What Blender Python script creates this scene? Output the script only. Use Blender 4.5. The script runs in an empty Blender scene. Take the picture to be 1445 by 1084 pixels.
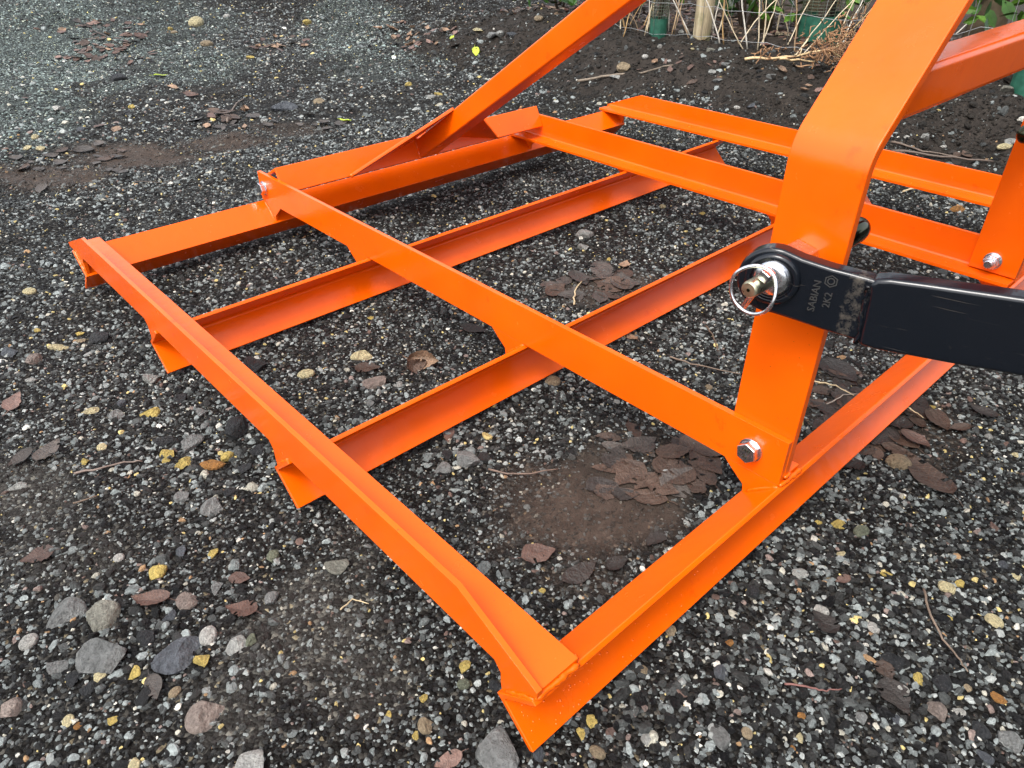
import bpy, bmesh, math, random
import numpy as np
from mathutils import Vector, Matrix
random.seed(7); RNG=np.random.default_rng(7)
R=math.radians
sc=bpy.context.scene; col=sc.collection
# ------------------------------------------------------------------ camera
FPX=1032.54; CX,CY=722.5,542.0
CAM=np.array([-0.33427,-0.33571,0.85684])
ROT=np.array([[0.73676805,0.55713676,0.38310766],[-0.67614284,0.6087001,0.41510848],[-0.00192548,-0.56487416,0.82517481]])  # right, forward, up
cd=bpy.data.cameras.new('camera'); cam=bpy.data.objects.new('camera',cd); col.objects.link(cam)
cd.sensor_width=36; cd.lens=36*FPX/1445; cd.clip_start=.02; cd.clip_end=2000
r,f,u=[Vector(ROT[:,i]) for i in range(3)]
M=Matrix((r,u,-f)).transposed().to_4x4(); M.translation=Vector(CAM); cam.matrix_world=M
sc.camera=cam
# ------------------------------------------------------------------ sky, sun, exposure
SUN_EL,SUN_AZ=60.0,256.0        # azimuth, degrees clockwise from +Y
w=bpy.data.worlds.new('World'); sc.world=w; w.use_nodes=True; nt=w.node_tree; nt.nodes.clear()
sky=nt.nodes.new('ShaderNodeTexSky'); sky.sky_type='NISHITA'; sky.sun_disc=False
sky.sun_elevation=R(SUN_EL); sky.sun_rotation=R(SUN_AZ); sky.air_density=1.0; sky.dust_density=4.0; sky.ozone_density=1.0
hs=nt.nodes.new('ShaderNodeHueSaturation'); hs.inputs['Saturation'].default_value=0.32
bg=nt.nodes.new('ShaderNodeBackground'); bg.inputs['Strength'].default_value=0.15
wo=nt.nodes.new('ShaderNodeOutputWorld')
nt.links.new(sky.outputs[0],hs.inputs['Color']); nt.links.new(hs.outputs[0],bg.inputs[0]); nt.links.new(bg.outputs[0],wo.inputs[0])
sl=bpy.data.lights.new('sun','SUN'); sl.energy=0.8; sl.angle=R(22); sl.color=(1,.97,.92)
so=bpy.data.objects.new('sun',sl); col.objects.link(so)
sd=Vector((math.sin(R(SUN_AZ))*math.cos(R(SUN_EL)),math.cos(R(SUN_AZ))*math.cos(R(SUN_EL)),math.sin(R(SUN_EL))))
so.rotation_euler=(-sd).to_track_quat('-Z','Y').to_euler(); so.location=sd*30
vs=sc.view_settings; vs.view_transform='Standard'; vs.look='None'; vs.gamma=1; vs.use_curve_mapping=False; vs.exposure=1.45

# ------------------------------------------------------------------ numeric helpers
def vnoise(x,y,seed=0):
    x=np.asarray(x,float); y=np.asarray(y,float)
    xi=np.floor(x).astype(np.int64); yi=np.floor(y).astype(np.int64); fx=x-xi; fy=y-yi
    fx=fx*fx*(3-2*fx); fy=fy*fy*(3-2*fy)
    def h(a,b):
        n=(a*374761393+b*668265263+seed*974634777)&0x7fffffff
        n=((n^(n>>13))*1274126177)&0x7fffffff
        return ((n^(n>>16))&0xffff)/65535.0
    return (h(xi,yi)*(1-fx)+h(xi+1,yi)*fx)*(1-fy)+(h(xi,yi+1)*(1-fx)+h(xi+1,yi+1)*fx)*fy
def fbm(x,y,seed=0,o=4):
    s=0;a=.5;t=0
    for i in range(o):
        s=s+a*vnoise(x*2**i,y*2**i,seed+i); t+=a; a*=.5
    return s/t
def sstep(a,b,x):
    t=np.clip((x-a)/(b-a),0,1); return t*t*(3-2*t)
FX=3.12                                   # fence line
def height(x,y):
    x=np.asarray(x,float); y=np.asarray(y,float)
    z=-0.012+0.012*(fbm(x*1.7,y*1.7,3)-.5)*2+0.006*(fbm(x*9,y*9,5,3)-.5)*2
    n=(fbm(x*1.3,y*1.3,11)-.5)
    away=sstep(2.15,2.6,x)
    berm=sstep(2.35,FX-.1,x+n*.35)*(.20+.05*(fbm(x*3,y*3,21)-.5)*2)*sstep(4.6,3.2,y+n)
    z=z+.022*(fbm(x*3.1,y*3.1,41)-.5)*2*sstep(1.85,2.6,y)+.010*(fbm(x*14,y*14,43,3)-.5)*2*sstep(1.8,2.2,y)
    z=z+berm+away*0.05*(fbm(x*7,y*7,31)-.5)*2*sstep(2.3,2.7,x)
    z=z-.10*sstep(FX+.15,FX+.8,x)*sstep(4.6,3.2,y)
    heap=sstep(0,2.4,(y-4.9)*.9-(x-1.6)*.25+n*.8)*.22
    z=z+heap
    return z
def ray(u,v): return ROT@np.array([(u-CX)/FPX,1,-(v-CY)/FPX])
def G(u,v,dz=0.0):
    """where the ray through photo pixel u,v meets the ground"""
    d=ray(u,v); z=0.0
    for _ in range(25):
        t=(z-CAM[2])/d[2]; p=CAM+t*d; z=.5*z+.5*(float(height(p[0],p[1]))+dz)
    return Vector((p[0],p[1],float(height(p[0],p[1]))+dz))
def UX(u,v,x):
    d=ray(u,v); t=(x-CAM[0])/d[0]; return Vector(CAM+t*d)
def mpp(p): return float(np.dot(np.array(p)-CAM,ROT[:,1]))/FPX      # metres per photo pixel at p

# ground zones given by photo positions: (u,v, half width px, half height px, weight, kind)
ZONES=[(815,725,140,92,1.0,'mud'),(905,650,110,58,.85,'litter'),(850,408,75,28,.8,'mud'),(820,815,80,32,.45,'mud'),
 (60,252,90,22,.9,'mud'),(190,222,110,20,1.0,'mud'),(310,200,80,14,.8,'mud'),(410,185,60,10,.5,'mud'),
 (1270,600,90,40,.8,'litter'),(1180,560,60,50,.8,'litter'),(1320,640,60,40,.6,'litter'),
 (430,880,110,90,.55,'fines'),(520,960,60,60,.4,'fines'),(30,700,110,60,.6,'fines'),(90,780,120,40,.35,'fines'),(500,780,40,60,.4,'fines'),(330,1010,60,50,.45,'fines'),
 (60,60,150,90,1.0,'green'),(230,30,120,40,.5,'green'),(500,30,70,60,.6,'green'),(30,140,110,60,.8,'green'),(260,85,90,30,.6,'green'),(530,80,80,30,.4,'green')]
ZW=[]
for (zu,zv,a,b,wt,k) in ZONES:
    p=G(zu,zv); pa=G(zu+a,zv); pb=G(zu,max(zv-b,-20)) ; pc=G(zu,zv+b)
    ax=Vector((pa.x-p.x,pa.y-p.y)); bx=Vector((pb.x-pc.x,pb.y-pc.y))*.5
    det=ax.x*bx.y-ax.y*bx.x
    ZW.append((p.x,p.y,np.array([[bx.y,-bx.x],[-ax.y,ax.x]])/det,wt,k))
def zones(x,y):
    out={'mud':0*x,'litter':0*x,'fines':0*x,'green':0*x}
    n=fbm(x*6,y*6,77)-.5; n2=fbm(x*22,y*22,78,3)-.5
    for (px,py,T,wt,k) in ZW:
        dx=x-px; dy=y-py
        q=np.sqrt((T[0,0]*dx+T[0,1]*dy)**2+(T[1,0]*dx+T[1,1]*dy)**2)
        m=wt*sstep(1.25,.55,q+n*.9+n2*.35); out[k]=np.maximum(out[k],m)
    out['soil']=sstep(2.38,2.62,x+n*.6+n2*.2)*sstep(4.3,3.3,y+n)
    return out

# ------------------------------------------------------------------ mesh helpers
def link(o,parent=None):
    col.objects.link(o)
    if parent is not None: o.parent=parent
    return o
def tag(o,label,cat,group=None,kind=None):
    o['label']=label; o['category']=cat
    if group: o['group']=group
    if kind: o['kind']=kind
    return o
def empty(name,loc=(0,0,0)):
    o=bpy.data.objects.new(name,None); o.empty_display_size=.1; o.location=loc; return link(o)
def mesh_obj(name,bm,mat,parent=None,bevel=0,seg=2,smooth=False):
    bmesh.ops.recalc_face_normals(bm,faces=bm.faces)
    me=bpy.data.meshes.new(name); bm.to_mesh(me); bm.free()
    if smooth:
        for p in me.polygons: p.use_smooth=True
    if mat: me.materials.append(mat)
    o=bpy.data.objects.new(name,me); link(o,parent)
    if bevel:
        b=o.modifiers.new('bevel','BEVEL'); b.width=bevel; b.segments=seg; b.limit_method='ANGLE'; b.angle_limit=R(35)
        for p in me.polygons: p.use_smooth=True
        n=o.modifiers.new('wn','WEIGHTED_NORMAL'); n.keep_sharp=False
    return o
def prism(bm,poly,a,b,axis='x'):
    """polygon in the plane across axis, extruded from a to b"""
    def P(t,p):
        return {'x':(t,p[0],p[1]),'y':(p[0],t,p[1]),'z':(p[0],p[1],t)}[axis]
    v0=[bm.verts.new(P(a,p)) for p in poly]; v1=[bm.verts.new(P(b,p)) for p in poly]
    n=len(poly)
    bm.faces.new(v0); bm.faces.new(v1[::-1])
    for i in range(n): bm.faces.new((v0[i],v1[i],v1[(i+1)%n],v0[(i+1)%n]))
def box(bm,x0,x1,y0,y1,z0,z1): prism(bm,[(y0,z0),(y1,z0),(y1,z1),(y0,z1)],x0,x1)
def tube(bm,pts,rads,n=8,cap=True):
    rings=[]; pts=[Vector(p) for p in pts]
    for i,p in enumerate(pts):
        d=(pts[min(i+1,len(pts)-1)]-pts[max(i-1,0)]).normalized()
        a=d.cross(Vector((0,0,1)))
        if a.length<.05: a=d.cross(Vector((1,0,0)))
        a.normalize(); b=d.cross(a)
        rr=rads[i] if hasattr(rads,'__len__') else rads
        rings.append([bm.verts.new(p+(a*math.cos(2*math.pi*k/n)+b*math.sin(2*math.pi*k/n))*rr) for k in range(n)])
    for i in range(len(rings)-1):
        for k in range(n): bm.faces.new((rings[i][k],rings[i][(k+1)%n],rings[i+1][(k+1)%n],rings[i+1][k]))
    if cap: bm.faces.new(rings[0][::-1]); bm.faces.new(rings[-1])
def lathe_x(bm,prof,y,z,n=32):
    """profile [(x,r)...] turned about the X direction at y,z"""
    tube_pts=[]; rings=[]
    for (x,rr) in prof:
        rings.append([bm.verts.new((x,y+math.cos(2*math.pi*k/n)*rr,z+math.sin(2*math.pi*k/n)*rr)) for k in range(n)])
    for i in range(len(rings)-1):
        for k in range(n): bm.faces.new((rings[i][k],rings[i][(k+1)%n],rings[i+1][(k+1)%n],rings[i+1][k]))
    bm.faces.new(rings[0][::-1]); bm.faces.new(rings[-1])

# ------------------------------------------------------------------ materials
def mat(name):
    m=bpy.data.materials.new(name); m.use_nodes=True; t=m.node_tree; b=t.nodes['Principled BSDF']; return m,t,b
def N(t,k,**kw):
    n=t.nodes.new(k)
    for a,v in kw.items(): setattr(n,a,v)
    return n
def ramp(t,fac,stops):
    n=N(t,'ShaderNodeValToRGB'); e=n.color_ramp.elements
    while len(e)<len(stops): e.new(.5)
    for i,(p,c) in enumerate(stops): e[i].position=p; e[i].color=(*c,1) if len(c)==3 else c
    t.links.new(fac,n.inputs[0]); return n
def noise(t,scale,detail=4,rough=.6,coord=None):
    n=N(t,'ShaderNodeTexNoise'); n.inputs['Scale'].default_value=scale; n.inputs['Detail'].default_value=detail; n.inputs['Roughness'].default_value=rough
    if coord: t.links.new(coord,n.inputs['Vector'])
    return n
def mix(t,fac,a,b,blend='MIX'):
    n=N(t,'ShaderNodeMix',data_type='RGBA',blend_type=blend)
    if hasattr(fac,'links'): t.links.new(fac,n.inputs[0])
    else: n.inputs[0].default_value=fac
    for i,x in ((6,a),(7,b)):
        if hasattr(x,'links'): t.links.new(x,n.inputs[i])
        else: n.inputs[i].default_value=(*x,1)
    return n.outputs[2]
def bump(t,h,b,strength=.3,dist=.002,normal=None):
    n=N(t,'ShaderNodeBump'); n.inputs['Strength'].default_value=strength; n.inputs['Distance'].default_value=dist
    t.links.new(h,n.inputs['Height'])
    if normal: t.links.new(normal,n.inputs['Normal'])
    if b: t.links.new(n.outputs[0],b.inputs['Normal'])
    return n.outputs[0]
def orange_paint():
    m,t,b=mat('orange_paint')
    pos=N(t,'ShaderNodeNewGeometry').outputs['Position']
    big=noise(t,6,3,.5,pos); c=ramp(t,big.outputs[0],[(.3,(.70,.086,.0003)),(.7,(.77,.104,.0006))])
    sp=noise(t,260,2,.5,pos); spk=ramp(t,sp.outputs[0],[(.735,(0,0,0)),(.76,(1,1,1))])
    thin=noise(t,9,2,.5,pos); thr=ramp(t,thin.outputs[0],[(.5,(0,0,0)),(.62,(1,1,1))])
    mm=N(t,'ShaderNodeMath',operation='MULTIPLY'); t.links.new(spk.outputs[0],mm.inputs[0]); t.links.new(thr.outputs[0],mm.inputs[1])
    mm2=N(t,'ShaderNodeMath',operation='MULTIPLY'); t.links.new(mm.outputs[0],mm2.inputs[0]); mm2.inputs[1].default_value=.75
    bl=noise(t,26,5,.7,pos); blr=ramp(t,bl.outputs[0],[(.60,(0,0,0)),(.70,(.45,)*3)]); bm2=noise(t,5,2,.5,pos); bm3=ramp(t,bm2.outputs[0],[(.45,(0,0,0)),(.6,(1,1,1))]); mk=N(t,'ShaderNodeMath',operation='MULTIPLY'); t.links.new(blr.outputs[0],mk.inputs[0]); t.links.new(bm3.outputs[0],mk.inputs[1]); c2=mix(t,mk.outputs[0],c.outputs[0],(.60,.038,.002))
    cc=mix(t,mm2.outputs[0],c2,(.12,.035,.01)); t.links.new(cc,b.inputs['Base Color'])
    rn=noise(t,22,4,.65,pos); rr=ramp(t,rn.outputs[0],[(.3,(.15,)*3),(.75,(.30,)*3)]); t.links.new(rr.outputs[0],b.inputs['Roughness'])
    b.inputs['Specular IOR Level'].default_value=.36
    b.inputs['Coat Weight'].default_value=.0; b.inputs['Coat Roughness'].default_value=.1
    pe=noise(t,330,3,.6,pos); wv=noise(t,35,2,.5,pos)
    n1=bump(t,wv.outputs[0],None,.16,.004); bump(t,pe.outputs[0],b,.10,.0006,n1)
    return m
ORANGE=orange_paint()
def black_paint():
    m,t,b=mat('black_paint'); pos=N(t,'ShaderNodeNewGeometry').outputs['Position']
    b.inputs['Specular IOR Level'].default_value=.45
    rn=noise(t,14,5,.7,pos); rr=ramp(t,rn.outputs[0],[(.3,(.10,)*3),(.7,(.24,)*3)]); t.links.new(rr.outputs[0],b.inputs['Roughness'])
    dn=noise(t,90,6,.75,pos)
    sep=N(t,'ShaderNodeSeparateXYZ'); t.links.new(N(t,'ShaderNodeTexCoord').outputs['Object'],sep.inputs[0])
    # dust and grit that has settled round the welded joint
    a=N(t,'ShaderNodeMath',operation='ADD'); t.links.new(sep.outputs[1],a.inputs[0]); a.inputs[1].default_value=.098
    ab=N(t,'ShaderNodeMath',operation='ABSOLUTE'); t.links.new(a.outputs[0],ab.inputs[0])
    g=ramp(t,ab.outputs[0],[(.0,(1,1,1)),(.012,(.9,)*3),(.03,(0,0,0))])
    q=N(t,'ShaderNodeMath',operation='MULTIPLY'); t.links.new(g.outputs[0],q.inputs[0]); t.links.new(dn.outputs[0],q.inputs[1])
    dm=ramp(t,q.outputs[0],[(.44,(0,0,0)),(.66,(.55,)*3)])
    gen=ramp(t,dn.outputs[0],[(.66,(0,0,0)),(.8,(.35,)*3)])
    mp=N(t,'ShaderNodeMapping'); mp.inputs['Rotation'].default_value=(R(38),0,0); mp.inputs['Scale'].default_value=(20,12,420); t.links.new(N(t,'ShaderNodeTexCoord').outputs['Object'],mp.inputs[0])
    sn=noise(t,1,2,.5,mp.outputs[0]); sr=ramp(t,sn.outputs[0],[(.70,(0,0,0)),(.76,(.35,)*3)])
    s0=N(t,'ShaderNodeMath',operation='MAXIMUM'); t.links.new(gen.outputs[0],s0.inputs[0]); t.links.new(sr.outputs[0],s0.inputs[1])
    s=N(t,'ShaderNodeMath',operation='MAXIMUM'); t.links.new(dm.outputs[0],s.inputs[0]); t.links.new(s0.outputs[0],s.inputs[1])
    c=mix(t,s.outputs[0],(.0045,.006,.009),(.15,.13,.105)); t.links.new(c,b.inputs['Base Color'])
    n1=noise(t,60,4,.6,pos); bump(t,n1.outputs[0],b,.12,.002)
    return m
BLACK=black_paint()
def metal(name,c,rough,sc_=90):
    m,t,b=mat(name); pos=N(t,'ShaderNodeNewGeometry').outputs['Position']
    b.inputs['Metallic'].default_value=1
    n=noise(t,sc_,4,.6,pos); cr=ramp(t,n.outputs[0],[(.3,tuple(x*.75 for x in c)),(.7,c)]); t.links.new(cr.outputs[0],b.inputs['Base Color'])
    rr=ramp(t,n.outputs[0],[(.3,(rough*.75,)*3),(.7,(rough*1.3,)*3)]); t.links.new(rr.outputs[0],b.inputs['Roughness'])
    bump(t,n.outputs[0],b,.08,.001); return m
ZINC=metal('zinc_plate',(.78,.80,.84),.24); YZINC=metal('yellow_zinc',(.62,.60,.42),.32); DARKPIN=metal('dark_pin',(.06,.065,.04),.14)
WIRE=metal('galvanised_wire',(.42,.43,.43),.55)
def objcol(name,rough=.6,nscale=30,var=.35,bumps=.4,bd=.004,spec=.4,speck=None,trans=0):
    m,t,b=mat(name); oi=N(t,'ShaderNodeObjectInfo'); tc=N(t,'ShaderNodeTexCoord').outputs['Object']
    n=noise(t,nscale,6,.7,tc); d=ramp(t,n.outputs[0],[(.28,(1-var,)*3),(.5,(1,)*3),(.75,(1+var*.9,)*3)])
    c=mix(t,1.0,oi.outputs['Color'],d.outputs[0],'MULTIPLY')
    if speck:
        n2=noise(t,nscale*3.1,3,.7,tc); k=ramp(t,n2.outputs[0],[(.6,(0,0,0)),(.72,(.6,)*3)]); c=mix(t,k.outputs[0],c,speck)
        n3=noise(t,nscale*1.3,5,.75,tc); k3=ramp(t,n3.outputs[0],[(.55,(0,0,0)),(.68,(.55,)*3)]); c=mix(t,k3.outputs[0],c,(.05,.042,.035))
    t.links.new(c,b.inputs['Base Color'])
    rr=ramp(t,n.outputs[0],[(.3,(rough*.7,)*3),(.7,(min(1,rough*1.25),)*3)]); t.links.new(rr.outputs[0],b.inputs['Roughness'])
    b.inputs['Specular IOR Level'].default_value=spec
    bump(t,n.outputs[0],b,bumps,bd)
    if trans: b.inputs['Transmission Weight'].default_value=0; b.inputs['Subsurface Weight'].default_value=0
    return m
STONE=objcol('stone',.55,2.6,.6,.8,.3,.25,(.30,.29,.26))
LICHEN=objcol('speckled_stone',.6,2.3,.6,.8,.3,.25,(.46,.46,.40))
LEAF=objcol('dead_leaf',.48,2.2,.5,.4,.08,.4)
def veins(m):
    t=m.node_tree; b=t.nodes['Principled BSDF']; src=b.inputs['Base Color'].links[0].from_socket
    tc=N(t,'ShaderNodeTexCoord').outputs['Object']; sp=N(t,'ShaderNodeSeparateXYZ'); t.links.new(tc,sp.inputs[0])
    ay=N(t,'ShaderNodeMath',operation='ABSOLUTE'); t.links.new(sp.outputs[1],ay.inputs[0])
    k=N(t,'ShaderNodeMath',operation='MULTIPLY_ADD'); t.links.new(ay.outputs[0],k.inputs[0]); k.inputs[1].default_value=-.75; t.links.new(sp.outputs[0],k.inputs[2])
    pp_=N(t,'ShaderNodeMath',operation='PINGPONG'); t.links.new(k.outputs[0],pp_.inputs[0]); pp_.inputs[1].default_value=.05
    mn=N(t,'ShaderNodeMath',operation='MINIMUM'); t.links.new(pp_.outputs[0],mn.inputs[0]); t.links.new(ay.outputs[0],mn.inputs[1])
    r_=ramp(t,mn.outputs[0],[(0,(1,1,1)),(.011,(0,0,0))])
    mu=N(t,'ShaderNodeMath',operation='MULTIPLY'); t.links.new(r_.outputs[0],mu.inputs[0]); mu.inputs[1].default_value=.55
    lt=mix(t,1.0,src,(2.1,1.9,1.7),'MULTIPLY'); c=mix(t,mu.outputs[0],src,lt); t.links.new(c,b.inputs['Base Color'])
veins(LEAF)
TWIG=objcol('twig_bark',.6,40,.4,.3,.002,.3)
def gravel_mat():
    m,t,b=mat('gravel_stone'); at=N(t,'ShaderNodeAttribute',attribute_type='INSTANCER',attribute_name='col')
    tc=N(t,'ShaderNodeTexCoord').outputs['Object']
    n=noise(t,2.2,4,.7,tc); d=ramp(t,n.outputs[0],[(.25,(.55,)*3),(.5,(1,)*3),(.75,(1.5,)*3)])
    c=mix(t,1.0,at.outputs['Color'],d.outputs[0],'MULTIPLY'); t.links.new(c,b.inputs['Base Color'])
    b.inputs['Roughness'].default_value=.42; b.inputs['Specular IOR Level'].default_value=.22
    bump(t,n.outputs[0],b,.5,.2); return m
GRAVEL=gravel_mat()
def ground_mat():
    m,t,b=mat('ground'); pos=N(t,'ShaderNodeNewGeometry').outputs['Position']
    at=N(t,'ShaderNodeAttribute',attribute_name='gcol'); ag=N(t,'ShaderNodeAttribute',attribute_name='grit')
    v=N(t,'ShaderNodeTexVoronoi'); v.inputs['Scale'].default_value=170; v.inputs['Randomness'].default_value=1; t.links.new(pos,v.inputs['Vector'])
    v2=N(t,'ShaderNodeTexVoronoi'); v2.inputs['Scale'].default_value=330; t.links.new(pos,v2.inputs['Vector'])
    sx=N(t,'ShaderNodeSeparateColor'); t.links.new(v.outputs['Color'],sx.inputs[0])
    sc2=ramp(t,sx.outputs[0],[(0,(.45,.45,.45)),(.55,(.9,.9,.9)),(.80,(2.2,2.3,2.25)),(.93,(4.0,4.1,3.9)),(.985,(7,6.4,4.6))]); sc2.color_ramp.interpolation='CONSTANT'
    n=noise(t,28,6,.75,pos); nn=ramp(t,n.outputs[0],[(.3,(.62,)*3),(.7,(1.4,)*3)])
    c0=mix(t,1.0,at.outputs['Color'],nn.outputs[0],'MULTIPLY')
    c1=mix(t,1.0,c0,sc2.outputs[0],'MULTIPLY')
    c=mix(t,ag.outputs['Fac'],c0,c1); t.links.new(c,b.inputs['Base Color'])
    b.inputs['Roughness'].default_value=.6; b.inputs['Specular IOR Level'].default_value=.07
    inv=N(t,'ShaderNodeMath',operation='SUBTRACT'); inv.inputs[0].default_value=1; t.links.new(v.outputs['Distance'],inv.inputs[1])
    mm=N(t,'ShaderNodeMath',operation='MULTIPLY'); t.links.new(inv.outputs[0],mm.inputs[0]); t.links.new(ag.outputs['Fac'],mm.inputs[1])
    n1=bump(t,mm.outputs[0],None,.8,.006); n2=bump(t,v2.outputs['Distance'],None,.35,.003,n1); nf=noise(t,120,5,.7,pos)
    bump(t,nf.outputs[0],b,.5,.005,n2)
    return m
GROUND=ground_mat()

# ------------------------------------------------------------------ ground sheet
def axis(a,b,step,far):
    mid=np.arange(a,b+1e-6,step); out=[];d=step
    x=b
    while x<far: d*=1.35; x+=d; out.append(x)
    lo=[];d=step;x=a
    while x>-far: d*=1.35; x-=d; lo.append(x)
    return np.concatenate([lo[::-1],mid,out])
gx=axis(-1.6,5.2,.02,320); gy=axis(-1.4,8.6,.022,320)
XX,YY=np.meshgrid(gx,gy,indexing='ij'); ZZ=height(XX,YY); nx,ny=XX.shape
zz=zones(XX,YY)
def lerpc(c,col_,m): return c*(1-m[...,None])+np.array(col_)*m[...,None]
gc=np.ones(XX.shape+(3,))*np.array([.015,.0135,.012])
gc=lerpc(gc,(.055,.066,.062),zz['green']*.8); gc=lerpc(gc,(.056,.052,.046),zz['fines'])
gc=lerpc(gc,(.046,.034,.027),zz['mud']); gc=lerpc(gc,(.034,.027,.022),zz['litter']*.9); gc=lerpc(gc,(.024,.020,.017),zz['soil'])
gc=lerpc(gc,(.03,.022,.016),sstep(FX+.05,FX+.3,XX)*sstep(4.6,3.4,YY))
_q=(np.stack([XX,YY,0*XX],-1)-CAM)@ROT
_out=np.maximum(np.abs(_q[...,0])-_q[...,1]*CX/FPX,-_q[...,2]-_q[...,1]*CY/FPX); _out=np.where(_q[...,1]<.15,1.0,_out)
gc=gc*(1+1.6*sstep(.35,.75,_out)*(1-zz['soil']))[...,None]
grit=np.clip(1-.95*zz['mud']-.7*zz['litter']-.55*zz['fines']-.9*zz['soil'],0,1)
me=bpy.data.meshes.new('ground')
idx=np.arange(nx*ny).reshape(nx,ny)
q=np.stack([idx[:-1,:-1],idx[1:,:-1],idx[1:,1:],idx[:-1,1:]],-1).reshape(-1,4)
me.vertices.add(nx*ny); me.vertices.foreach_set('co',np.stack([XX,YY,ZZ],-1).astype(np.float32).ravel())
me.loops.add(q.size); me.loops.foreach_set('vertex_index',q.astype(np.int32).ravel())
me.polygons.add(len(q)); me.polygons.foreach_set('loop_start',(np.arange(len(q))*4).astype(np.int32)); me.polygons.foreach_set('use_smooth',np.ones(len(q),bool))
me.update(calc_edges=True)
a=me.attributes.new('gcol','FLOAT_COLOR','POINT'); a.data.foreach_set('color',np.concatenate([gc,np.ones(gc.shape[:2]+(1,))],-1).astype(np.float32).ravel())
a=me.attributes.new('grit','FLOAT','POINT'); a.data.foreach_set('value',grit.astype(np.float32).ravel())
me.materials.append(GROUND)
ground=link(bpy.data.objects.new('ground',me)); ground['kind']='structure'
tag(ground,'dark gravelly yard ground with muddy patches and a low soil bank','ground',kind='structure')

# ------------------------------------------------------------------ stone shapes
def stone_mesh(name,seed,sub,ncut,flat,m,rough=.0,smooth=False,cut=(.55,.85)):
    rg=random.Random(seed); bm=bmesh.new(); bmesh.ops.create_icosphere(bm,subdivisions=sub,radius=1)
    for k in range(ncut):
        n=Vector((rg.gauss(0,1),rg.gauss(0,1),rg.gauss(0,1))).normalized(); d=rg.uniform(*cut)
        for v in bm.verts:
            e=v.co.dot(n)-d
            if e>0: v.co-=n*e*.97
    for v in bm.verts:
        if rough: v.co*=1+rough*(rg.random()-.5)
        v.co.z*=flat
    me=bpy.data.meshes.new(name)
    c=[max(abs(v.co[i]) for v in bm.verts) for i in range(3)]
    for v in bm.verts: v.co.x/=c[0]; v.co.y/=c[1]; v.co.z*=1/max(c[0],c[1])
    bm.to_mesh(me); bm.free(); me.materials.append(m)
    if smooth:
        for p in me.polygons: p.use_smooth=True
    return me
# ------------------------------------------------------------------ loose gravel (scattered stone pieces)
pieces=bpy.data.collections.new('gravel_pieces')
NV=14
for i in range(NV):
    mm_=stone_mesh('gravel_piece',100+i,2,random.Random(i).choice([6,8,10]),random.Random(i+50).uniform(.5,.8),GRAVEL,.05,False,(.42,.78))
    pieces.objects.link(bpy.data.objects.new('gravel_piece_%02d'%i,mm_))
def gn_scatter():
    g=bpy.data.node_groups.new('gravel_scatter','GeometryNodeTree')
    g.interface.new_socket('Geometry',in_out='INPUT',socket_type='NodeSocketGeometry'); g.interface.new_socket('Geometry',in_out='OUTPUT',socket_type='NodeSocketGeometry')
    n=g.nodes; L=g.links.new
    i=n.new('NodeGroupInput'); o=n.new('NodeGroupOutput')
    mp=n.new('GeometryNodeMeshToPoints'); L(i.outputs[0],mp.inputs[0])
    ci=n.new('GeometryNodeCollectionInfo'); ci.inputs['Collection'].default_value=pieces; ci.inputs['Separate Children'].default_value=True; ci.inputs['Reset Children'].default_value=True
    ip=n.new('GeometryNodeInstanceOnPoints'); L(mp.outputs[0],ip.inputs['Points']); L(ci.outputs[0],ip.inputs['Instance']); ip.inputs['Pick Instance'].default_value=True
    def na(nm,ty):
        a=n.new('GeometryNodeInputNamedAttribute'); a.data_type=ty; a.inputs[0].default_value=nm; return a.outputs[0]
    L(na('idx','INT'),ip.inputs['Instance Index']); L(na('rot','FLOAT_VECTOR'),ip.inputs['Rotation']); L(na('scl','FLOAT_VECTOR'),ip.inputs['Scale'])
    L(ip.outputs[0],o.inputs[0]); return g
SC=gn_scatter()
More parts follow.
